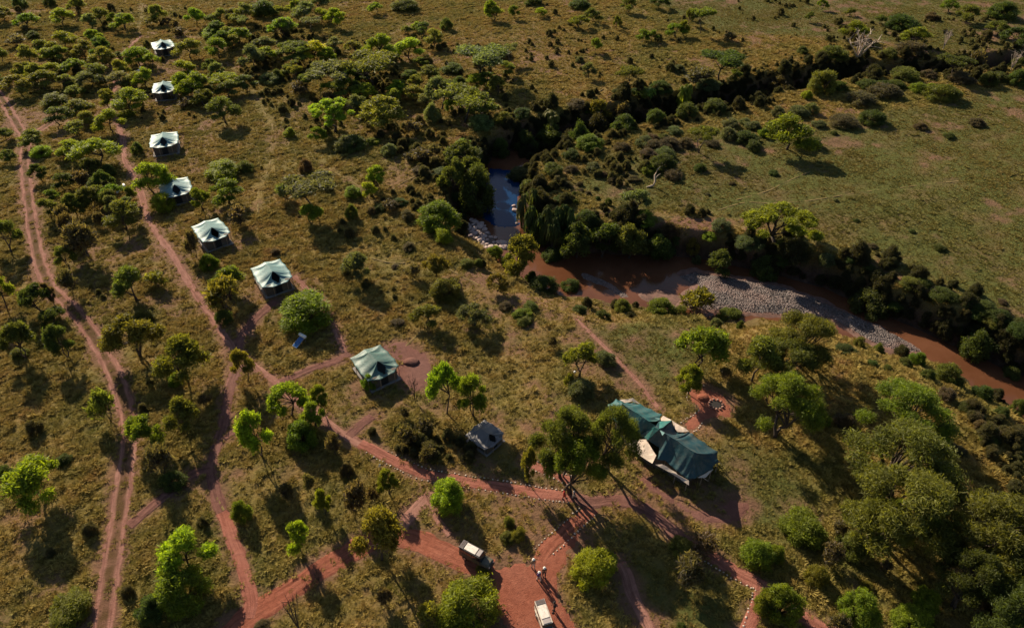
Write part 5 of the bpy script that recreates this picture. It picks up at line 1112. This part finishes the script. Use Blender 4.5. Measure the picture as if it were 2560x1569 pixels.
nb_ = 70000
sx_ = RNG.uniform(-10, 165, nb_); sy_ = RNG.uniform(45, 185, nb_)
sz_, sb = height(sx_, sy_); d_, _i = seg_dist(sx_, sy_, BEDW)
near_ = BEDB[_i] > 8
ups = (sx_ > 2) & (sy_ > 122)
okb = (d_ < 8) & ((sz_ > WATER_Z + .4) | ups) & (RNG.random(nb_) < np.where(near_, .05, np.where(sb > .12, .8, .13))) & (fbm(sx_*.2, sy_*.2, 66, 2) > np.where(sb > .12, .33, .42))
uu = [pix(a, b, c) for a, b, c in zip(sx_[okb], sy_[okb], sz_[okb])]
bad = np.array([(1640 < u < 2110 and 735 < v < 830) or (1160 < u < 1270 and 430 < v < 660) or (1260 < u < 1700 and 655 < v < 760) or (1660 < u < 1820 and 540 < v < 660) for u, v in uu])
ii_ = np.where(okb)[0][~bad][:3200]
def in_px(poly, n, keepf):
    pw = [P(u, v) for u, v in poly]; lo, hi = np.min(pw, 0), np.max(pw, 0)
    a = RNG.uniform(lo, hi, (n, 2)); a = a[inside(a[:, 0], a[:, 1], pw)]; z, b_ = height(a[:, 0], a[:, 1])
    return np.column_stack([a, z])[(masks(a[:, 0], a[:, 1]) > .8) & (b_ < .3) & (fbm(a[:, 0]*.12, a[:, 1]*.12, 71, 3) > keepf)]
UG = np.concatenate([in_px([(620,60),(900,100),(1280,130),(1300,310),(1190,400),(1040,420),(900,340),(700,320),(600,180)], 1500, .44), in_px([(2150,920),(2300,930),(2560,1060),(2560,1360),(2350,1250),(2200,1000)], 420, .42), in_px([(1270,420),(1500,380),(1650,400),(1560,470),(1380,520)], 260, .4), in_px([(1060,400),(1160,440),(1120,560),(1000,520)], 160, .4), in_px([(2050,60),(2560,40),(2560,190),(2100,200)], 700, .44), in_px([(20,20),(600,20),(600,300),(20,330)], 420, .5), in_px([(1280,-40),(2000,-40),(2050,120),(1700,260),(1330,240)], 520, .5), in_px([(640,420),(1000,440),(1000,800),(700,640)], 120, .5), in_px([(20,500),(560,700),(560,1500),(20,1500)], 150, .5), in_px([(900,1080),(1180,1100),(1180,1160),(1000,1140)], 60, .3)])
ug = []
for i in range(3):
    o = bpy.data.objects.new('shrub', PB[i+3]); o.color = (.16, .15, .072, 1); ug.append(o)
gn_scatter('undergrowth', UG, RNG.lognormal(.0, .4, len(UG)), RNG.uniform(0, 6.28, len(UG)), ug, 'low grey-green undergrowth between the trees and along the banks', 'undergrowth', (.115, .105, .052))
bl = []
for i in range(3):
    o = bpy.data.objects.new('shrub', PB[i]); o.color = (.066, .062, .032, 1); bl.append(o)
gn_scatter('bank_scrub', np.column_stack([sx_[ii_], sy_[ii_], sz_[ii_]-.1]), RNG.lognormal(.25, .42, len(ii_)), RNG.uniform(0, 6.28, len(ii_)), bl, 'dark tangled scrub covering the river banks', 'scrub', (.066, .062, .032))

# ------------------------------------------------------------------ labels for plants and rocks
LAND += [('the blue river pool', 1240, 500), ('the grey gravel bar', 1880, 740), ('the red water bend', 1320, 660), ('the upper gorge', 1700, 300), ('the upper river bend', 2150, 230), ('the lower river reach', 2430, 920), ('the eroded far bank', 1750, 600),
 ('the fire place', 1765, 1010), ('the bare earth yard', 1030, 900), ('the red road end', 610, 1540), ('the red road middle', 860, 1390), ('the dark path fork', 540, 1130), ('the track bend', 140, 740), ('the track top', 40, 300), ('the lower track', 300, 1300), ('the middle track', 320, 1020), ('the top left corner', 40, 40), ('the lower left corner', 60, 1480), ('the left edge middle', 20, 780),
 ('the bright spreading tree', 835, 275), ('the top edge middle', 1150, 30), ('the top right corner', 2500, 40), ('the right plain', 2250, 520), ('the lower right corner', 2500, 1500), ('the right edge middle', 2520, 1150), ('the corner path', 1830, 1440), ('the stone-lined footpath', 1200, 1200), ('the entrance path', 1400, 1340), ('the worn shortcut', 1040, 1280), ('the top edge left', 600, 30), ('the top plain', 1650, 120), ('the footpath middle', 450, 660), ('the far bare tree', 2130, 150)]
KN = {'r': 'domed acacia', 'f': 'flat-topped tree', 'g': 'big feathery tree', 'w': 'wide spreading tree', 's': 'twiggy shrub', 'b': 'leafy bush', 'p': 'shaggy palm clump', 'd': 'bare dead tree', 'k': 'pale river rock'}
CAT = {'r': 'tree', 'f': 'tree', 'g': 'tree', 'w': 'tree', 's': 'shrub', 'b': 'bush', 'p': 'palm', 'd': 'dead tree', 'k': 'rock'}
GRP = {'r': 'acacia trees across the bush', 'f': 'flat-topped trees', 'g': 'big trees on the right', 'w': 'spreading trees', 's': 'twiggy shrubs', 'b': 'bushes across the savanna', 'p': 'palms along the gorge', 'd': 'dead trees', 'k': 'rocks beside the pool'}
ORD = ['', 'first', 'second', 'third', 'fourth', 'fifth', 'sixth', 'seventh', 'eighth', 'ninth', 'tenth', 'eleventh', 'twelfth']
NUM = ['', 'one', 'two', 'three', 'four', 'five', 'six', 'seven', 'eight', 'nine', 'ten', 'eleven', 'twelve']
groups = {}
for p in VEG:
    lm = min(LAND, key=lambda q: (q[1]-p['u'])**2 + (1.4*(q[2]-p['v']))**2)
    dx, dy = p['u']-lm[1], p['v']-lm[2]
    rel = ('right of' if dx > 0 else 'left of') if abs(dx) > 1.2*abs(dy) else ('below' if dy > 0 else 'above')
    size = 'small ' if p['W'] < 2.2 else ('large ' if p['W'] > 5.2 and p['kind'] != 'g' else '')
    if p['kind'] == 'd': look = size + ('pale ' if p['col'] == 0 else 'dark ') + KN['d']
    elif p['kind'] == 'k': look = size + KN['k']
    else: look = size + CNAME[p['col']] + ' ' + KN[p['kind']]
    groups.setdefault(f'{look} {rel} {lm[0]}', []).append(p)
for base, ps in groups.items():
    ps.sort(key=lambda p: p['u'])
    for i, p in enumerate(ps):
        n = len(ps)
        if n == 1: lab = base
        elif i == 0: lab = base + f', leftmost of {NUM[min(n, 12)]}'
        elif i == n-1: lab = base + f', rightmost of {NUM[min(n, 12)]}'
        else: lab = base + f', {ORD[min(i+1, 12)]} from left of {NUM[min(n, 12)]}'
        tag(p['o'], lab, CAT[p['kind']], GRP[p['kind']])
